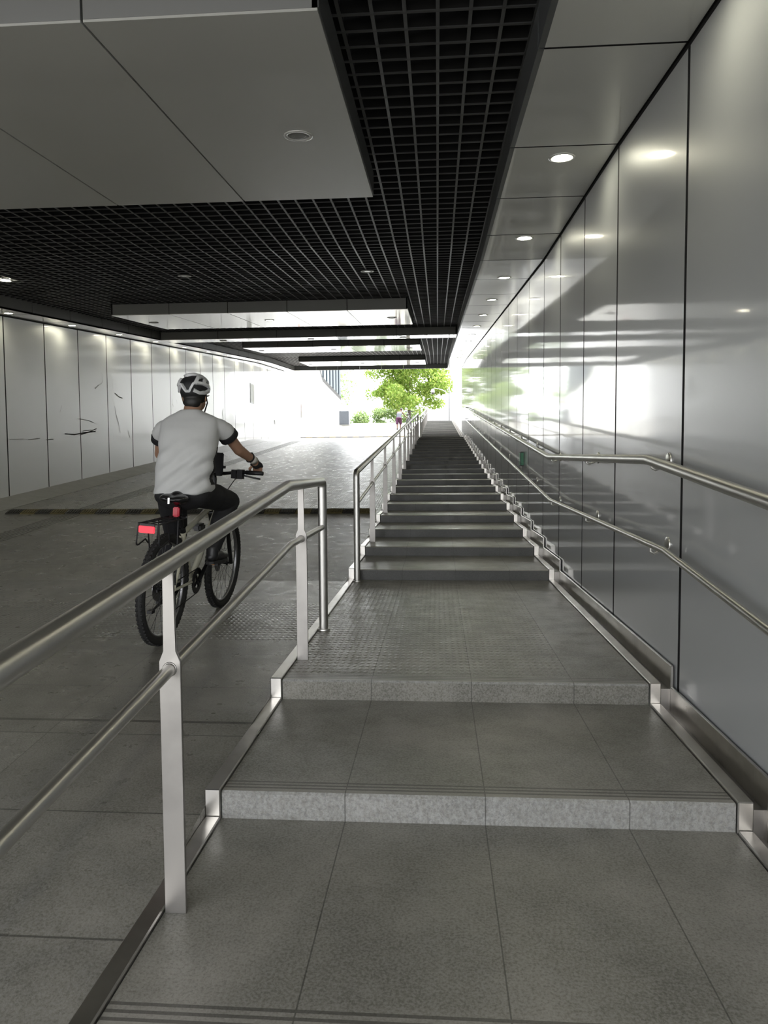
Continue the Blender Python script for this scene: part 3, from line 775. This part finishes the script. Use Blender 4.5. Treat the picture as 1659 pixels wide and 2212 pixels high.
# ------------------------------------------------------------------ bicycle
M_TYRE = plain('black_tyre_rubber', (.018, .018, .018), .75); M_RIM = plain('grey_alloy_rim', (.30, .30, .31), .3, .9)
M_CREAM = plain('cream_frame_paint', (.66, .64, .52), .28, coat=.5); M_SPOKE = plain('steel_spoke', (.10, .10, .105), .35, .9)
M_REDR = plain('red_reflector', (.75, .03, .05), .2, emit=(1, .03, .06), estr=.5); M_REDL = plain('red_tail_lamp', (.32, .012, .025), .25, emit=(1, .05, .1), estr=.08)  # reflector has emission in place of returned light; tail lamp is a real lamp
M_AMBER = plain('amber_reflector', (.8, .32, .03), .3)
def bicycle(loc, rot, frame_mat, label, full=True):
    root = empty('bicycle', loc, rot); RW = .366; WB = 1.13
    rx = Matrix.Rotation(R_(90), 4, 'Y')
    for y, hubr in ((0, .03), (WB, .022)):
        T = Matrix.Translation((0, y, RW)) @ rx
        bm = bmesh.new(); torus(bm, RW-.028, .028, T, 64, 12)
        if full:
            for i in range(72):      # tread knobs
                a = 2*math.pi*i/72
                for sx in (-.014, .014):
                    c = T @ Vector((math.cos(a)*(RW-.003), math.sin(a)*(RW-.003), sx)); M = T @ Matrix.Rotation(a, 4, 'Z') @ Matrix.Translation((RW-.003, 0, sx))
                    bmesh.ops.create_cube(bm, size=1, matrix=M @ Matrix.Diagonal((.008, .016, .013, 1)))
        w = link('wheel', bm, M_TYRE, root, True)
        bm = bmesh.new(); torus(bm, RW-.062, .011, T, 56, 8, 1.2); link('rim', bm, M_RIM, w, True)
        bm = bmesh.new()
        for i in range(28):
            a = 2*math.pi*i/28; sx = .028 if i % 2 else -.028; tw = .35 if (i//2) % 2 else -.35
            tube(bm, [T @ Vector((hubr*math.cos(a+tw), hubr*math.sin(a+tw), sx)), T @ Vector(((RW-.062)*math.cos(a), (RW-.062)*math.sin(a), 0))], .0014, 5, False)
        link('spokes', bm, M_SPOKE, w)
        bm = bmesh.new(); lathe(bm, [(0, -.07), (.009, -.07), (.009, -.035), (hubr, -.034), (hubr, -.028), (.016, -.024), (.016, .024), (hubr, .028), (hubr, .034), (.009, .035), (.009, .07), (0, .07)], T, 16)
        link('hub', bm, M_RIMBLK, w, True)
        bm = bmesh.new(); lathe(bm, [(.03, -.045), (.08, -.046), (.08, -.044), (.03, -.043)], T, 28); link('brake_disc', bm, M_RIM, w)
    BB, ST, HT, HB = Vector((0, .45, .345)), Vector((0, .26, .73)), Vector((0, .86, .90)), Vector((0, .905, .78))
    bm = bmesh.new()
    tube(bm, [BB, HB+Vector((0, 0, .02))], .023, 12); tube(bm, [ST+Vector((0, .01, -.03)), HT+Vector((0, 0, -.03))], .019, 12); tube(bm, [BB, ST], .017, 12); tube(bm, [HB, HT], .022, 14)
    for s in (-1, 1):
        tube(bm, [BB+Vector((s*.02, 0, 0)), (s*.045, .34, .352), (s*.068, 0, RW)], [.013, .011, .009], 8)
        tube(bm, [ST+Vector((s*.012, 0, -.05)), (s*.045, .17, .58), (s*.068, 0, RW)], [.011, .01, .008], 8)
    tube(bm, [BB+Vector((-.036, 0, 0)), BB+Vector((.036, 0, 0))], .024, 14)
    tube(bm, [(-.04, .2, .63), (.04, .2, .63)], .007, 8)
    auto_smooth(link('frame', bm, frame_mat, root))
    bm = bmesh.new()
    for s in (-1, 1):
        tube(bm, [(s*.062, WB, RW), (s*.062, .985, .70)], .017, 10)
        tube(bm, [(s*.062, .985, .70), (s*.062, .95, .77)], .02, 10)
    tube(bm, [(-.062, .945, .775), (0, .925, .79), (.062, .945, .775)], .02, 10); tube(bm, [(-.055, 1.0, .74), (0, 1.02, .80), (.055, 1.0, .74)], .012, 8)
    auto_smooth(link('fork', bm, M_GLOSSBLK, root))
    bm = bmesh.new(); hb = Vector((-.012, .84, 1.097))
    tube(bm, [HT, HT+Vector((0, -.03, .09))], .018, 12); tube(bm, [HT+Vector((0, -.03, .09)), (0, hb.y-.01, hb.z-.05), hb], .017, 10)
    tube(bm, [(-.375, hb.y-.035, hb.z+.025), (-.18, hb.y-.01, hb.z+.02), (-.07, hb.y, hb.z), (.07, hb.y, hb.z), (.18, hb.y-.01, hb.z+.02), (.375, hb.y-.035, hb.z+.025)], .0125, 10)
    hbar = auto_smooth(link('handlebar', bm, M_GLOSSBLK, root))
    for s in (-1, 1):
        bm = bmesh.new(); tube(bm, [(s*.245, hb.y-.017, hb.z+.0225), (s*.378, hb.y-.0355, hb.z+.0255)], .0165, 12); link('grip', bm, M_BLK, hbar, True)
        bm = bmesh.new(); tube(bm, [(s*.20, hb.y-.01, hb.z+.015), (s*.22, hb.y+.02, hb.z-.005), (s*.31, hb.y+.035, hb.z-.02), (s*.34, hb.y+.03, hb.z-.022)], .007, 8)
        box(bm, (s*.2-.02, hb.y-.04, hb.z-.03), (s*.2+.02, hb.y+.02, hb.z+.04)); box(bm, (s*.15-.018, hb.y-.03, hb.z-.03), (s*.15+.018, hb.y+.02, hb.z+.035)); link('brake_lever', bm, M_BLK, hbar)
        bm = bmesh.new(); tube(bm, [(s*.19, hb.y+.02, hb.z), (s*.12, hb.y+.09, hb.z-.05), (s*.05, hb.y+.11, hb.z-.15), (s*.02, .93, .84)], .0035, 6); link('cable', bm, M_BLK, hbar)
    if full:
        bm = bmesh.new(); box(bm, (-.003, hb.y-.05, hb.z+.0), (.073, hb.y-.035, hb.z+.155)); bmesh.ops.bevel(bm, geom=bm.edges[:], offset=.006, segments=2, affect='EDGES')
        box(bm, (-.015, hb.y-.045, hb.z+.04), (.085, hb.y-.02, hb.z+.06)); box(bm, (.015, hb.y-.04, hb.z-.02), (.055, hb.y, hb.z+.05)); link('phone_holder', bm, M_BLK, root)
    # seat post and saddle
    bm = bmesh.new(); sp = ST+(ST-BB).normalized()*.2; tube(bm, [ST-(ST-BB).normalized()*.03, sp], .0155, 12); tube(bm, [ST-(ST-BB).normalized()*.02, ST+(ST-BB).normalized()*.015], .021, 12)
    o = auto_smooth(link('seat_post', bm, M_GLOSSBLK, root))
    def sad(bm):
        ellip(bm, (-.045, .10, .955), (.052, .075, .03)); ellip(bm, (.045, .10, .955), (.052, .075, .03)); capsule(bm, (0, .14, .955), .05, (0, .31, .957), .022); ellip(bm, (0, .1, .95), (.075, .08, .025))
    fuse('saddle', sad, .007, M_GLOSSBLK, root)
    if full:
        bm = bmesh.new(); box(bm, (-.012, .02, .925), (.0, .035, .965)); link('saddle_badge', bm, plain('silver_badge', (.7, .72, .72), .2, .9), root)
        ly = .155
        bm = bmesh.new(); box(bm, (-.02, ly-.03, .83), (.02, ly, .895)); bmesh.ops.bevel(bm, geom=bm.edges[:], offset=.006, segments=2, affect='EDGES')
        tl = link('tail_light', bm, M_REDL, root)
        bm = bmesh.new(); box(bm, (-.015, ly, .845), (.015, ly+.055, .87)); link('clamp', bm, M_BLK, tl)
        # carrier rack
        rk = bmesh.new()
        for s in (-1, 1):
            tube(rk, [(s*.045, .2, .825)]+arc((s*.062, .16, .825), (s*.045, .2, .825), (s*.062, -.28, .825), .02, 4)+[(s*.062, -.285, .825)], .0055, 8)
            tube(rk, [(s*.066, .02, .825), (s*.075, .0, .40)], .005, 8)
            tube(rk, [(s*.066, -.15, .825), (s*.078, -.012, .42)], .005, 8)
            tube(rk, [(s*.066, -.27, .82)]+arc((s*.075, -.275, .68), (s*.066, -.27, .82), (s*.078, -.16, .70), .04, 5)+[(s*.078, -.14, .71), (s*.078, -.1, .68)], .005, 8)
        for y in (-.285, -.18, -.06, .06, .16): tube(rk, [(-.06, y, .828), (.06, y, .828)], .0045, 6)
        for x in (-.022, .022): tube(rk, [(x, -.28, .83), (x, .18, .83)], .004, 6)
        tube(rk, [(0, .19, .825), (0, .235, .80)], .007, 8)
        rack = auto_smooth(link('luggage_rack', rk, M_BLK, root))
        bm = bmesh.new(); box(bm, (-.052, -.30, .772), (.052, -.29, .815)); bmesh.ops.bevel(bm, geom=bm.edges[:], offset=.004, segments=2, affect='EDGES'); link('reflector', bm, M_REDR, rack)
        bm = bmesh.new(); box(bm, (-.045, -.289, .79), (.045, -.278, .83)); link('reflector_bracket', bm, M_BLK, rack)
    # drivetrain on the right
    T = Matrix.Translation(BB) @ rx
    bm = bmesh.new(); lathe(bm, [(.05, .045), (.088, .045), (.091, .048), (.088, .051), (.05, .051), (.05, .045)], T, 36)
    for i in range(36): bmesh.ops.create_cube(bm, size=1, matrix=T @ Matrix.Rotation(2*math.pi*i/36, 4, 'Z') @ Matrix.Translation((.092, 0, .048)) @ Matrix.Diagonal((.006, .006, .003, 1)))
    for i in range(4):
        a = i*math.pi/2+.6; tube(bm, [T @ Vector((0, 0, .05)), T @ Vector((.055*math.cos(a), .055*math.sin(a), .05))], .008, 6)
    link('chainring', bm, M_RIMBLK, root)
    ang = R_(45); d = Vector((0, math.cos(ang), math.sin(ang)))*.17
    for s in (1, -1):
        bm = bmesh.new(); e = BB+d*s; tube(bm, [BB+Vector((s*.06, 0, 0)), e+Vector((s*.075, 0, 0))], [.017, .012], 10); cr = auto_smooth(link('crank_arm', bm, M_RIMBLK, root))
        bm = bmesh.new(); box(bm, e+Vector((s*.125-.045, -.05, -.012)), e+Vector((s*.125+.045, .05, .012))); pd = link('pedal', bm, M_BLK, cr)
        bm = bmesh.new(); box(bm, e+Vector((s*.125-.02, -.055, -.008)), e+Vector((s*.125+.02, -.05, .008))); link('pedal_reflector', bm, M_AMBER, pd)
    bm = bmesh.new(); c0, c1 = Vector((.048, .45, .345)), Vector((.045, 0, RW))
    tube(bm, [c0+Vector((0, 0, .09)), c1+Vector((0, 0, .035))], .004, 6); tube(bm, [c0+Vector((0, 0, -.09)), c1+Vector((.004, .06, -.15)), c1+Vector((.004, .03, -.17)), c1+Vector((0, .0, -.10)), c1+Vector((0, .03, -.04))], .004, 6)
    link('chain', bm, M_RIMBLK, root)
    bm = bmesh.new(); Tc = Matrix.Translation((0, 0, RW)) @ rx
    for i in range(6): lathe(bm, [(.01, .036+i*.004), (.058-i*.006, .036+i*.004), (.058-i*.006, .0385+i*.004), (.01, .0385+i*.004)], Tc, 24)
    link('cassette', bm, M_SPOKE, root)
    bm = bmesh.new(); tube(bm, [(.07, .0, RW-.02), (.075, .0, RW-.09), (.055, .03, RW-.15)], .011, 8); lathe(bm, [(0, -.006), (.022, -.006), (.022, .006), (0, .006)], Matrix.Translation((.049, .045, RW-.155)) @ rx, 14); link('derailleur', bm, M_BLK, root)
    if full:
        bm = bmesh.new(); tube(bm, [(-.05, .36, .33), (-.075, .30, .27), (-.10, .06, .20)], .009, 8); box(bm, (-.12, .02, .185), (-.085, .07, .205)); link('kickstand', bm, M_BLK, root)
        bm = bmesh.new(); box(bm, (-.03, .44, .55), (.03, .56, .60)); bmesh.ops.bevel(bm, geom=bm.edges[:], offset=.012, segments=2, affect='EDGES'); 
        bmesh.ops.translate(bm, verts=bm.verts, vec=(0, .06, .14)); link('tube_bag', bm, M_BLK, root)
    return tag(root, label, 'bicycle')
slope_r = (road(5.6)-road(4.7))/.9
YB = 4.72
bicycle((-1.815, YB, road(YB)), (math.atan(slope_r), R_(5), -math.atan(.065/1.13)), M_CREAM, 'cream framed bicycle with black rack and red rear reflector, ridden up the ramp')

# ------------------------------------------------------------------ the cyclist
def skin_mat(name, col):
    m, nt, b = new_mat(name); t = NT(nt); f = t.noise(t.coord(), 30, 3)
    t.link(t.mix(f, tuple(c*.85 for c in col), col), b.inputs['Base Color']); b.inputs['Roughness'].default_value = .5
    b.inputs['Subsurface Weight'].default_value = .1; b.inputs['Subsurface Radius'].default_value = (.01, .004, .002)
    return m
M_SKIN = skin_mat('tanned_skin', (.42, .245, .165)); M_SKIN2 = skin_mat('lit_skin', (.26, .16, .11))
M_SHIRT = plain('white_knit_jersey', (.65, .655, .655), .8); M_DKKNIT = plain('black_knit', (.012, .012, .014), .8); M_TROU = plain('black_trousers', (.010, .010, .012), .75)
M_HAIR = plain('black_hair', (.012, .011, .010), .5); M_HWHITE = plain('white_helmet_shell', (.82, .83, .85), .25, coat=.4); M_FOAM = plain('black_helmet_foam', (.015, .015, .017), .6)
M_SHOE = plain('black_shoe_leather', (.016, .016, .018), .4); M_SOLE = plain('dark_rubber_sole', (.03, .03, .03), .7)
PO = Vector((-1.725, 5.0, road(5.0)))
P = empty('person', PO)
HIP = {1: (.09, .0, 1.0), -1: (-.10, .0, .99)}
KNEE = {1: (.185, .39, .895), -1: (-.165, .25, .68)}
ANK = {1: (.125, .19, .575), -1: (-.185, .0, .325)}
SHO = {1: (.19, .12, 1.475), -1: (-.195, .12, 1.475)}
ELB = {1: (.292, .31, 1.275), -1: (-.285, .30, 1.25)}
WRI = {1: (.362, .49, 1.195), -1: (-.30, .50, 1.185)}
GR = {1: Vector((.365, .545, 1.137)), -1: Vector((-.265, .555, 1.120))}       # grip centres
def hand(bm, s, w, g, sc_=1.0):
    w, g = Vector(w), Vector(g)
    palm = g+Vector((0, -.02, .03)); capsule(bm, w, .026, palm, .03)
    ellip(bm, g+Vector((0, -.012, .028)), (.042, .034, .018), (-25, 0, 0))
    for i, (dx, L) in enumerate(((-.031, .9), (-.010, 1.0), (.011, .95), (.031, .8))):   # fingers wrap over and under the bar
        x = g.x+dx; r = .0095-.0006*i
        p = [(x, g.y+.004, g.z+.031), (x, g.y+.031*L, g.z+.017), (x, g.y+.032*L, g.z-.012), (x, g.y+.010*L, g.z-.027)]
        for a, b in zip(p, p[1:]): capsule(bm, a, r, b, r*.92, 8)
    t = [(g.x-s*.028, g.y-.018, g.z+.02), (g.x-s*.05, g.y-.02, g.z+.002), (g.x-s*.052, g.y+.002, g.z-.02)]
    for a, b in zip(t, t[1:]): capsule(bm, a, .0115, b, .010, 8)
HC = Vector((.012, .205, 1.665))
def body(bm):
    loft(bm, [(0, -.02, .93, .15, .11), (0, 0, 1.05, .155, .105), (0, .05, 1.2, .15, .1), (0, .10, 1.36, .165, .105), (0, .13, 1.47, .14, .08), (0, .15, 1.53, .07, .06)])
    capsule(bm, (0, .14, 1.48), .066, (.008, .185, 1.60), .058)
    ellip(bm, HC+Vector((0, .0, .01)), (.075, .096, .108)); ellip(bm, HC+Vector((.004, .05, -.055)), (.055, .055, .06))
    ellip(bm, HC+Vector((.01, .103, -.02)), (.013, .022, .024)); ellip(bm, HC+Vector((.006, .096, -.062)), (.022, .012, .008)); ellip(bm, HC+Vector((.006, .085, -.095)), (.022, .018, .018))
    for s in (1, -1):
        ellip(bm, HC+Vector((s*.078, -.005, -.025)), (.009, .018, .031), (0, 0, s*20)); ellip(bm, HC+Vector((s*.03, .088, -.005)), (.016, .01, .01))
        capsule(bm, Vector(SHO[s]).lerp(Vector(ELB[s]), .2), .042, ELB[s], .040); capsule(bm, ELB[s], .041, WRI[s], .027)
        hand(bm, s, WRI[s], GR[s])
        capsule(bm, HIP[s], .075, KNEE[s], .055); capsule(bm, KNEE[s], .052, ANK[s], .036)
        capsule(bm, Vector(ANK[s])+Vector((0, -.01, -.04)), .03, Vector(ANK[s])+Vector((s*.01, .10, -.072)), .022)
fuse('body', body, .0055, M_SKIN, P, 5)
def wr(co):                       # cloth folds sweeping from the right waist to the left
    f = noise.noise(Vector((co.x*5+co.z*7, co.y*4, co.z*9-co.x*6)))*.015+noise.noise(co*14)*.005
    k = max(0, min(1, (1.38-co.z)/.2))
    return f*(.4+.6*k)-.011*k*math.sin((co.z*1.0-co.x*.75)*55)*max(0, min(1, (co.x+.22)/.2))*.8
def shirt(bm):
    loft(bm, [(-.008, -.018, .968, .198, .152), (-.008, -.014, .99, .203, .156), (-.005, .005, 1.08, .197, .150), (0, .035, 1.2, .198, .148), (.004, .075, 1.32, .207, .145), (.004, .105, 1.41, .208, .132),
              (.004, .118, 1.46, .205, .112), (.004, .126, 1.49, .19, .095), (.004, .132, 1.512, .155, .085), (.004, .14, 1.532, .11, .078), (.004, .15, 1.552, .072, .068)])
    for s in (1, -1):
        a, b = Vector(SHO[s]), Vector(ELB[s]); d = (b-a)
        capsule(bm, a+Vector((-s*.05, .003, -.045)), .062, a+d*.2+Vector((-s*.012, 0, -.012)), .066)
        capsule(bm, a+d*.12+Vector((-s*.02, 0, -.022)), .064, a+d*.38, .067)
def shirt_col(c):
    for s in (1, -1):
        a, b = Vector(SHO[s]), Vector(ELB[s]); d = b-a
        t = (c-a).dot(d)/d.length_squared
        if t > .46 and (c-(a+d*t)).length < .09 and (c.x*s) > .19: return 1
    if c.x > .155 and 1.03 < c.z < 1.29 and -.005-(1.29-c.z)*.14 < c.y-.06*(c.z-1.03)/.26 < .06: return 1
    return 0
def glove(bm):
    for s in (1, -1):
        g = GR[s]; ellip(bm, g+Vector((0, -.012, .030)), (.047, .040, .023), (-25, 0, 0)); capsule(bm, Vector(WRI[s]).lerp(g, .45)+Vector((0, 0, .012)), .031, g+Vector((0, -.02, .03)), .033)
        for i, dx in enumerate((-.031, -.010, .011, .031)): capsule(bm, (g.x+dx, g.y+.002, g.z+.032), .0125, (g.x+dx, g.y+.029, g.z+.016), .0122, 8)
fuse('gloves', glove, .0045, M_DKKNIT, P, 2)
fuse('jersey', shirt, .0065, [M_SHIRT, M_DKKNIT], P, 14, shirt_col, wr)
bm = bmesh.new()
for s in (1, -1):
    a, b = Vector(SHO[s]), Vector(ELB[s]); d = b-a
    tube(bm, [a+d*.45, a+d*.46, a+d*.58, a+d*.59], [.0675, .0705, .071, .069], 28)
auto_smooth(link('cuff', bm, M_DKKNIT, bpy.data.objects['jersey']))
def trousers(bm):
    ellip(bm, (-.005, -.035, .955), (.197, .132, .10)); loft(bm, [(0, -.03, .9, .15, .11), (0, -.025, .96, .18, .125), (0, -.005, 1.04, .17, .11)])
    for s in (1, -1):
        h = Vector(HIP[s])+Vector((0, 0, -.015)); k = Vector(KNEE[s]); a = Vector(ANK[s])
        capsule(bm, h+Vector((-s*.002, -.02, -.015)), .098, h.lerp(k, .5), .093); capsule(bm, h.lerp(k, .5), .095, k, .083)
        capsule(bm, k, .082, k.lerp(a, .45)+Vector((0, -.02, 0)), .074); capsule(bm, k.lerp(a, .45)+Vector((0, -.02, 0)), .074, a+(a-k).normalized()*-.02, .058)
fuse('trousers', trousers, .0065, M_TROU, P, 4, None, lambda co: noise.noise(co*11)*.005)
for s in (1, -1):
    a = Vector(ANK[s]); yaw = .16 if s > 0 else -.05
    f = Vector((math.sin(yaw)*1.0, math.cos(yaw), 0)); zt_ = -.08
    def shoe(bm):
        capsule(bm, a+Vector((0, -.01, -.005)), .045, a+Vector((0, -.02, -.05)), .042)
        capsule(bm, a+f*-.03+Vector((0, 0, -.062)), .037, a+f*.10+Vector((0, 0, -.066)), .040)
        capsule(bm, a+f*.10+Vector((0, 0, -.066)), .040, a+f*.175+Vector((0, 0, -.072)), .032)
    sh = fuse('shoe', shoe, .006, M_SHOE, P, 3)
    bm = bmesh.new(); poly = []
    px = Vector((f.y, -f.x, 0))
    outl = [(-.065, .0), (-.055, .028), (0, .036), (.10, .042), (.17, .034), (.205, .012), (.205, -.012), (.17, -.034), (.10, -.04), (0, -.034), (-.055, -.028)]
    prism(bm, [((a+f*t+px*w).x, (a+f*t+px*w).y) for t, w in outl], 'z', a.z-.112, a.z-.092); link('sole', bm, M_SOLE, sh)
# white cuff band and watch on the right wrist
bm = bmesh.new(); w = Vector(WRI[1]); d = (w-Vector(ELB[1])).normalized(); tube(bm, [w-d*.045, w+d*.0], .0325, 14); link('wrist_band', bm, plain('pale_wrist_band', (.62, .6, .56), .6), P, True)
bm = bmesh.new(); q = d.to_track_quat('Z', 'Y').to_matrix().to_4x4(); torus(bm, .033, .006, Matrix.Translation(w-d*.06) @ q, 24, 8); box(bm, w-d*.06+Vector((-.018, -.005, .024)), w-d*.06+Vector((.018, .02, .04))); link('watch', bm, M_GLOSSBLK, P)
# hair, helmet, spectacles
def hair(bm):
    ellip(bm, HC+Vector((0, -.018, .015)), (.083, .094, .105)); ellip(bm, HC+Vector((0, -.062, -.055)), (.062, .045, .055))
    for s in (1, -1): ellip(bm, HC+Vector((s*.070, .0, -.005)), (.014, .035, .05))
fuse('hair', hair, .006, M_HAIR, P, 3)
HEL = HC+Vector((-.004, -.005, .050))
hr = (.106, .132, .094)
def hsurf(az, el, k=1.0):        # azimuth from the back, positive to the right; elevation
    a, e = R_(az), R_(el)
    return HEL+Vector((hr[0]*k*math.sin(a)*math.cos(e), -hr[1]*k*math.cos(a)*math.cos(e), hr[2]*k*math.sin(e)))
def foam(bm):
    ellip(bm, HEL, tuple(v*.93 for v in hr)); ellip(bm, HEL+Vector((0, -.045, -.035)), (.084, .078, .055))
hm = fuse('helmet', foam, .006, M_FOAM, P, 3)
def rib(paths, w, name='helmet_rib'):
    bm = bmesh.new()
    for pts, ww in paths:
        N = len(pts); L, Rr, Lo, Ro = [], [], [], []
        P_ = [hsurf(*p, 1.0) for p in pts]
        # refine along surface
        fine = []
        for i in range(N-1):
            for j in range(6):
                t = j/6; fine.append((pts[i][0]+(pts[i+1][0]-pts[i][0])*t, pts[i][1]+(pts[i+1][1]-pts[i][1])*t))
        fine.append(pts[-1]); Q = [hsurf(*p, 1.0) for p in fine]
        prev = None
        for i, q_ in enumerate(Q):
            t = (Q[min(i+1, len(Q)-1)]-Q[max(i-1, 0)]).normalized(); nrm = (q_-HEL); nrm = Vector((nrm.x/hr[0]**2, nrm.y/hr[1]**2, nrm.z/hr[2]**2)).normalized()
            sd = t.cross(nrm).normalized()*ww; o = nrm*.007; b = nrm*-.016
            ring = [bm.verts.new(q_+v) for v in (sd*.8+o, -sd*.8+o, -sd+b, sd+b)]
            if prev:
                for j in range(4): bm.faces.new((prev[j], prev[(j+1) % 4], ring[(j+1) % 4], ring[j]))
            else: bm.faces.new(ring)
            prev = ring
        bm.faces.new(prev[::-1])
    bmesh.ops.bevel(bm, geom=[e for e in bm.edges if e.calc_face_angle(0) > .6], offset=.003, segments=2, affect='EDGES')
    o = auto_smooth(link(name, bm, M_HWHITE, hm), 50); return o
# rear V, side bands, brow band, crown ribs with the dark vents between
rib([([(-100, -14), (-70, -20), (-52, -22), (-42, 4), (-28, 6), (-10, -24), (4, -24), (20, 8), (34, 12)], .009)], 0)
rib([([(34, 12), (60, 10), (85, 4), (110, -4), (150, 2), (180, 4)], .011)], 0)
rib([([(20, -20), (45, -30), (75, -28), (105, -14)], .013)], 0)
rib([([(-100, -14), (-130, -4), (-160, 2), (-180, 4)], .013)], 0)
rib([([(-52, 8), (-75, 8), (-100, -4)], .008)], 0)
rib([([(26, 8), (42, 40), (70, 52), (110, 50), (150, 30)], .014)], 0)
rib([([(62, 10), (75, 30), (110, 34), (150, 14)], .012)], 0)
rib([([(-30, 58), (0, 66), (40, 70)], .016), ([(-30, 58), (-70, 60), (-120, 54), (-160, 26)], .014)], 0)
rib([([(-60, 8), (-72, 34), (-110, 36), (-150, 14)], .012)], 0)
rib([([(0, 66), (90, 78), (180, 60), (180, 24)], .013)], 0)
bm = bmesh.new()
for s in (1, -1): tube(bm, [HC+Vector((s*.088, -.03, .0)), HC+Vector((s*.086, .01, -.06)), HC+Vector((s*.05, .05, -.125)), HC+Vector((0, .055, -.135))], .005, 6)
link('chin_strap', bm, M_BLK, hm)
bm = bmesh.new()
for s in (1, -1): tube(bm, [HC+Vector((s*.086, -.02, -.012)), HC+Vector((s*.084, .06, -.002)), HC+Vector((s*.06, .112, -.004)), HC+Vector((s*.01, .118, -.002))], .003, 6)
link('spectacles', bm, plain('grey_spectacle_frame', (.5, .5, .52), .25, .7), P)
tag(P, 'cyclist seen from behind in white jersey, black trousers and vented helmet', 'person')

# ------------------------------------------------------------------ the far person pushing a bicycle
yF = 45.5; zF = road(yF); FP = empty('person', (-2.34, yF, zF))
def fb(bm):
    ellip(bm, (.13, .30, 1.245), (.07, .09, .1)); capsule(bm, (.08, .2, 1.1), .055, (.11, .27, 1.2), .05)
    loft(bm, [(0, 0, .72, .13, .1), (0, .05, .85, .13, .1), (.03, .12, 1.0, .15, .1), (.05, .17, 1.1, .12, .08)])
    for s in (1, -1):
        capsule(bm, (.05+s*.15, .17, 1.08), .045, (.16+s*.17, .35, .9), .036); capsule(bm, (.16+s*.17, .35, .9), .036, (.26+s*.2, .55, .76), .026); ellip(bm, (.27+s*.2, .58, .74), (.04, .05, .03))
        for j in range(4): capsule(bm, (.245+s*.2+j*.02, .6, .745), .009, (.245+s*.2+j*.02, .625, .72), .008, 6)
        capsule(bm, (s*.08, 0, .70), .075, (s*.09, .04+.06*s, .40), .052); capsule(bm, (s*.09, .04+.06*s, .40), .048, (s*.09, -.02+.1*s, .06), .034)
fuse('body', fb, .012, M_SKIN2, FP, 3)
def ft(bm): loft(bm, [(0, .0, .72, .155, .12), (.01, .05, .85, .15, .115), (.03, .12, 1.0, .165, .115), (.05, .165, 1.08, .13, .09), (.06, .18, 1.12, .1, .07)])
fuse('tank_top', ft, .012, plain('pale_grey_vest', (.17, .18, .22), .8), FP, 3)
def fs(bm):
    ellip(bm, (0, 0, .72), (.17, .135, .09))
    for s in (1, -1): capsule(bm, (s*.08, 0, .70), .10, (s*.10, .03+.05*s, .42), .088)
fuse('shorts', fs, .012, plain('plum_shorts', (.10, .03, .08), .8), FP, 3)
def fc(bm): ellip(bm, (.13, .29, 1.29), (.078, .097, .07)); ellip(bm, (.14, .39, 1.285), (.06, .06, .012))
fuse('cap', fc, .01, plain('dark_cap', (.06, .05, .045), .7), FP, 3)
def fsh(bm):
    for s in (1, -1): capsule(bm, (s*.09, -.04+.1*s, .055), .044, (s*.09, .12+.1*s, .06), .038)
fuse('shoes', fsh, .012, M_SHOE, FP, 2)
tag(FP, 'stooping person in pale vest and plum shorts pushing a bicycle up the ramp', 'person')
bicycle((-1.82, yF-.2, road(yF-.2)), (math.atan(.087), 0, R_(-6)), plain('dark_frame_paint', (.05, .055, .06), .35), 'dark bicycle pushed by the person in plum shorts', full=False)

# ------------------------------------------------------------------ light
w = bpy.data.worlds.new('World'); sc.world = w; w.use_nodes = True
wt = NT(w.node_tree); bg = w.node_tree.nodes['Background']
dy = wt.sep(wt.n('ShaderNodeTexCoord').outputs['Generated'])[1]
bg.inputs[0].default_value = (.97, .985, 1.0, 1); wt.link(wt.rng(dy, -.6, .7, 2.5, 4.6), bg.inputs[1])
sun = bpy.data.lights.new('sun', 'SUN'); sun.energy = 7; sun.angle = R_(1.5); sun.color = (1, .95, .86)
so = bpy.data.objects.new('sun', sun); C.objects.link(so)
so.rotation_euler = Vector((-.45, -.35, -1.0)).to_track_quat('-Z', 'Y').to_euler()

# ------------------------------------------------------------------ camera
cam = bpy.data.cameras.new('camera'); co = bpy.data.objects.new('camera', cam); C.objects.link(co)
cam.sensor_fit = 'HORIZONTAL'; cam.sensor_width = 36; cam.lens = 36*1608.149/1659; cam.clip_start = .05; cam.clip_end = 500
r = Vector((.99741586, .07152939, -.00671977)); u = Vector((.0023073, .06159216, .99809873)); wv = Vector((-.07180728, .99553501, -.06126796))
M = Matrix((r, u, -wv)).transposed().to_4x4(); M.translation = (0, 0, CZ)
co.matrix_world = M; sc.camera = co
sc.view_settings.view_transform = 'Standard'; sc.view_settings.look = 'None'; sc.view_settings.gamma = 1; sc.view_settings.use_curve_mapping = False
sc.view_settings.exposure = 0.8
sc.cycles.max_bounces = 14; sc.cycles.diffuse_bounces = 8; sc.cycles.glossy_bounces = 8; sc.cycles.transmission_bounces = 4
sc.cycles.sample_clamp_indirect = 12; sc.cycles.caustics_reflective = False; sc.cycles.caustics_refractive = False
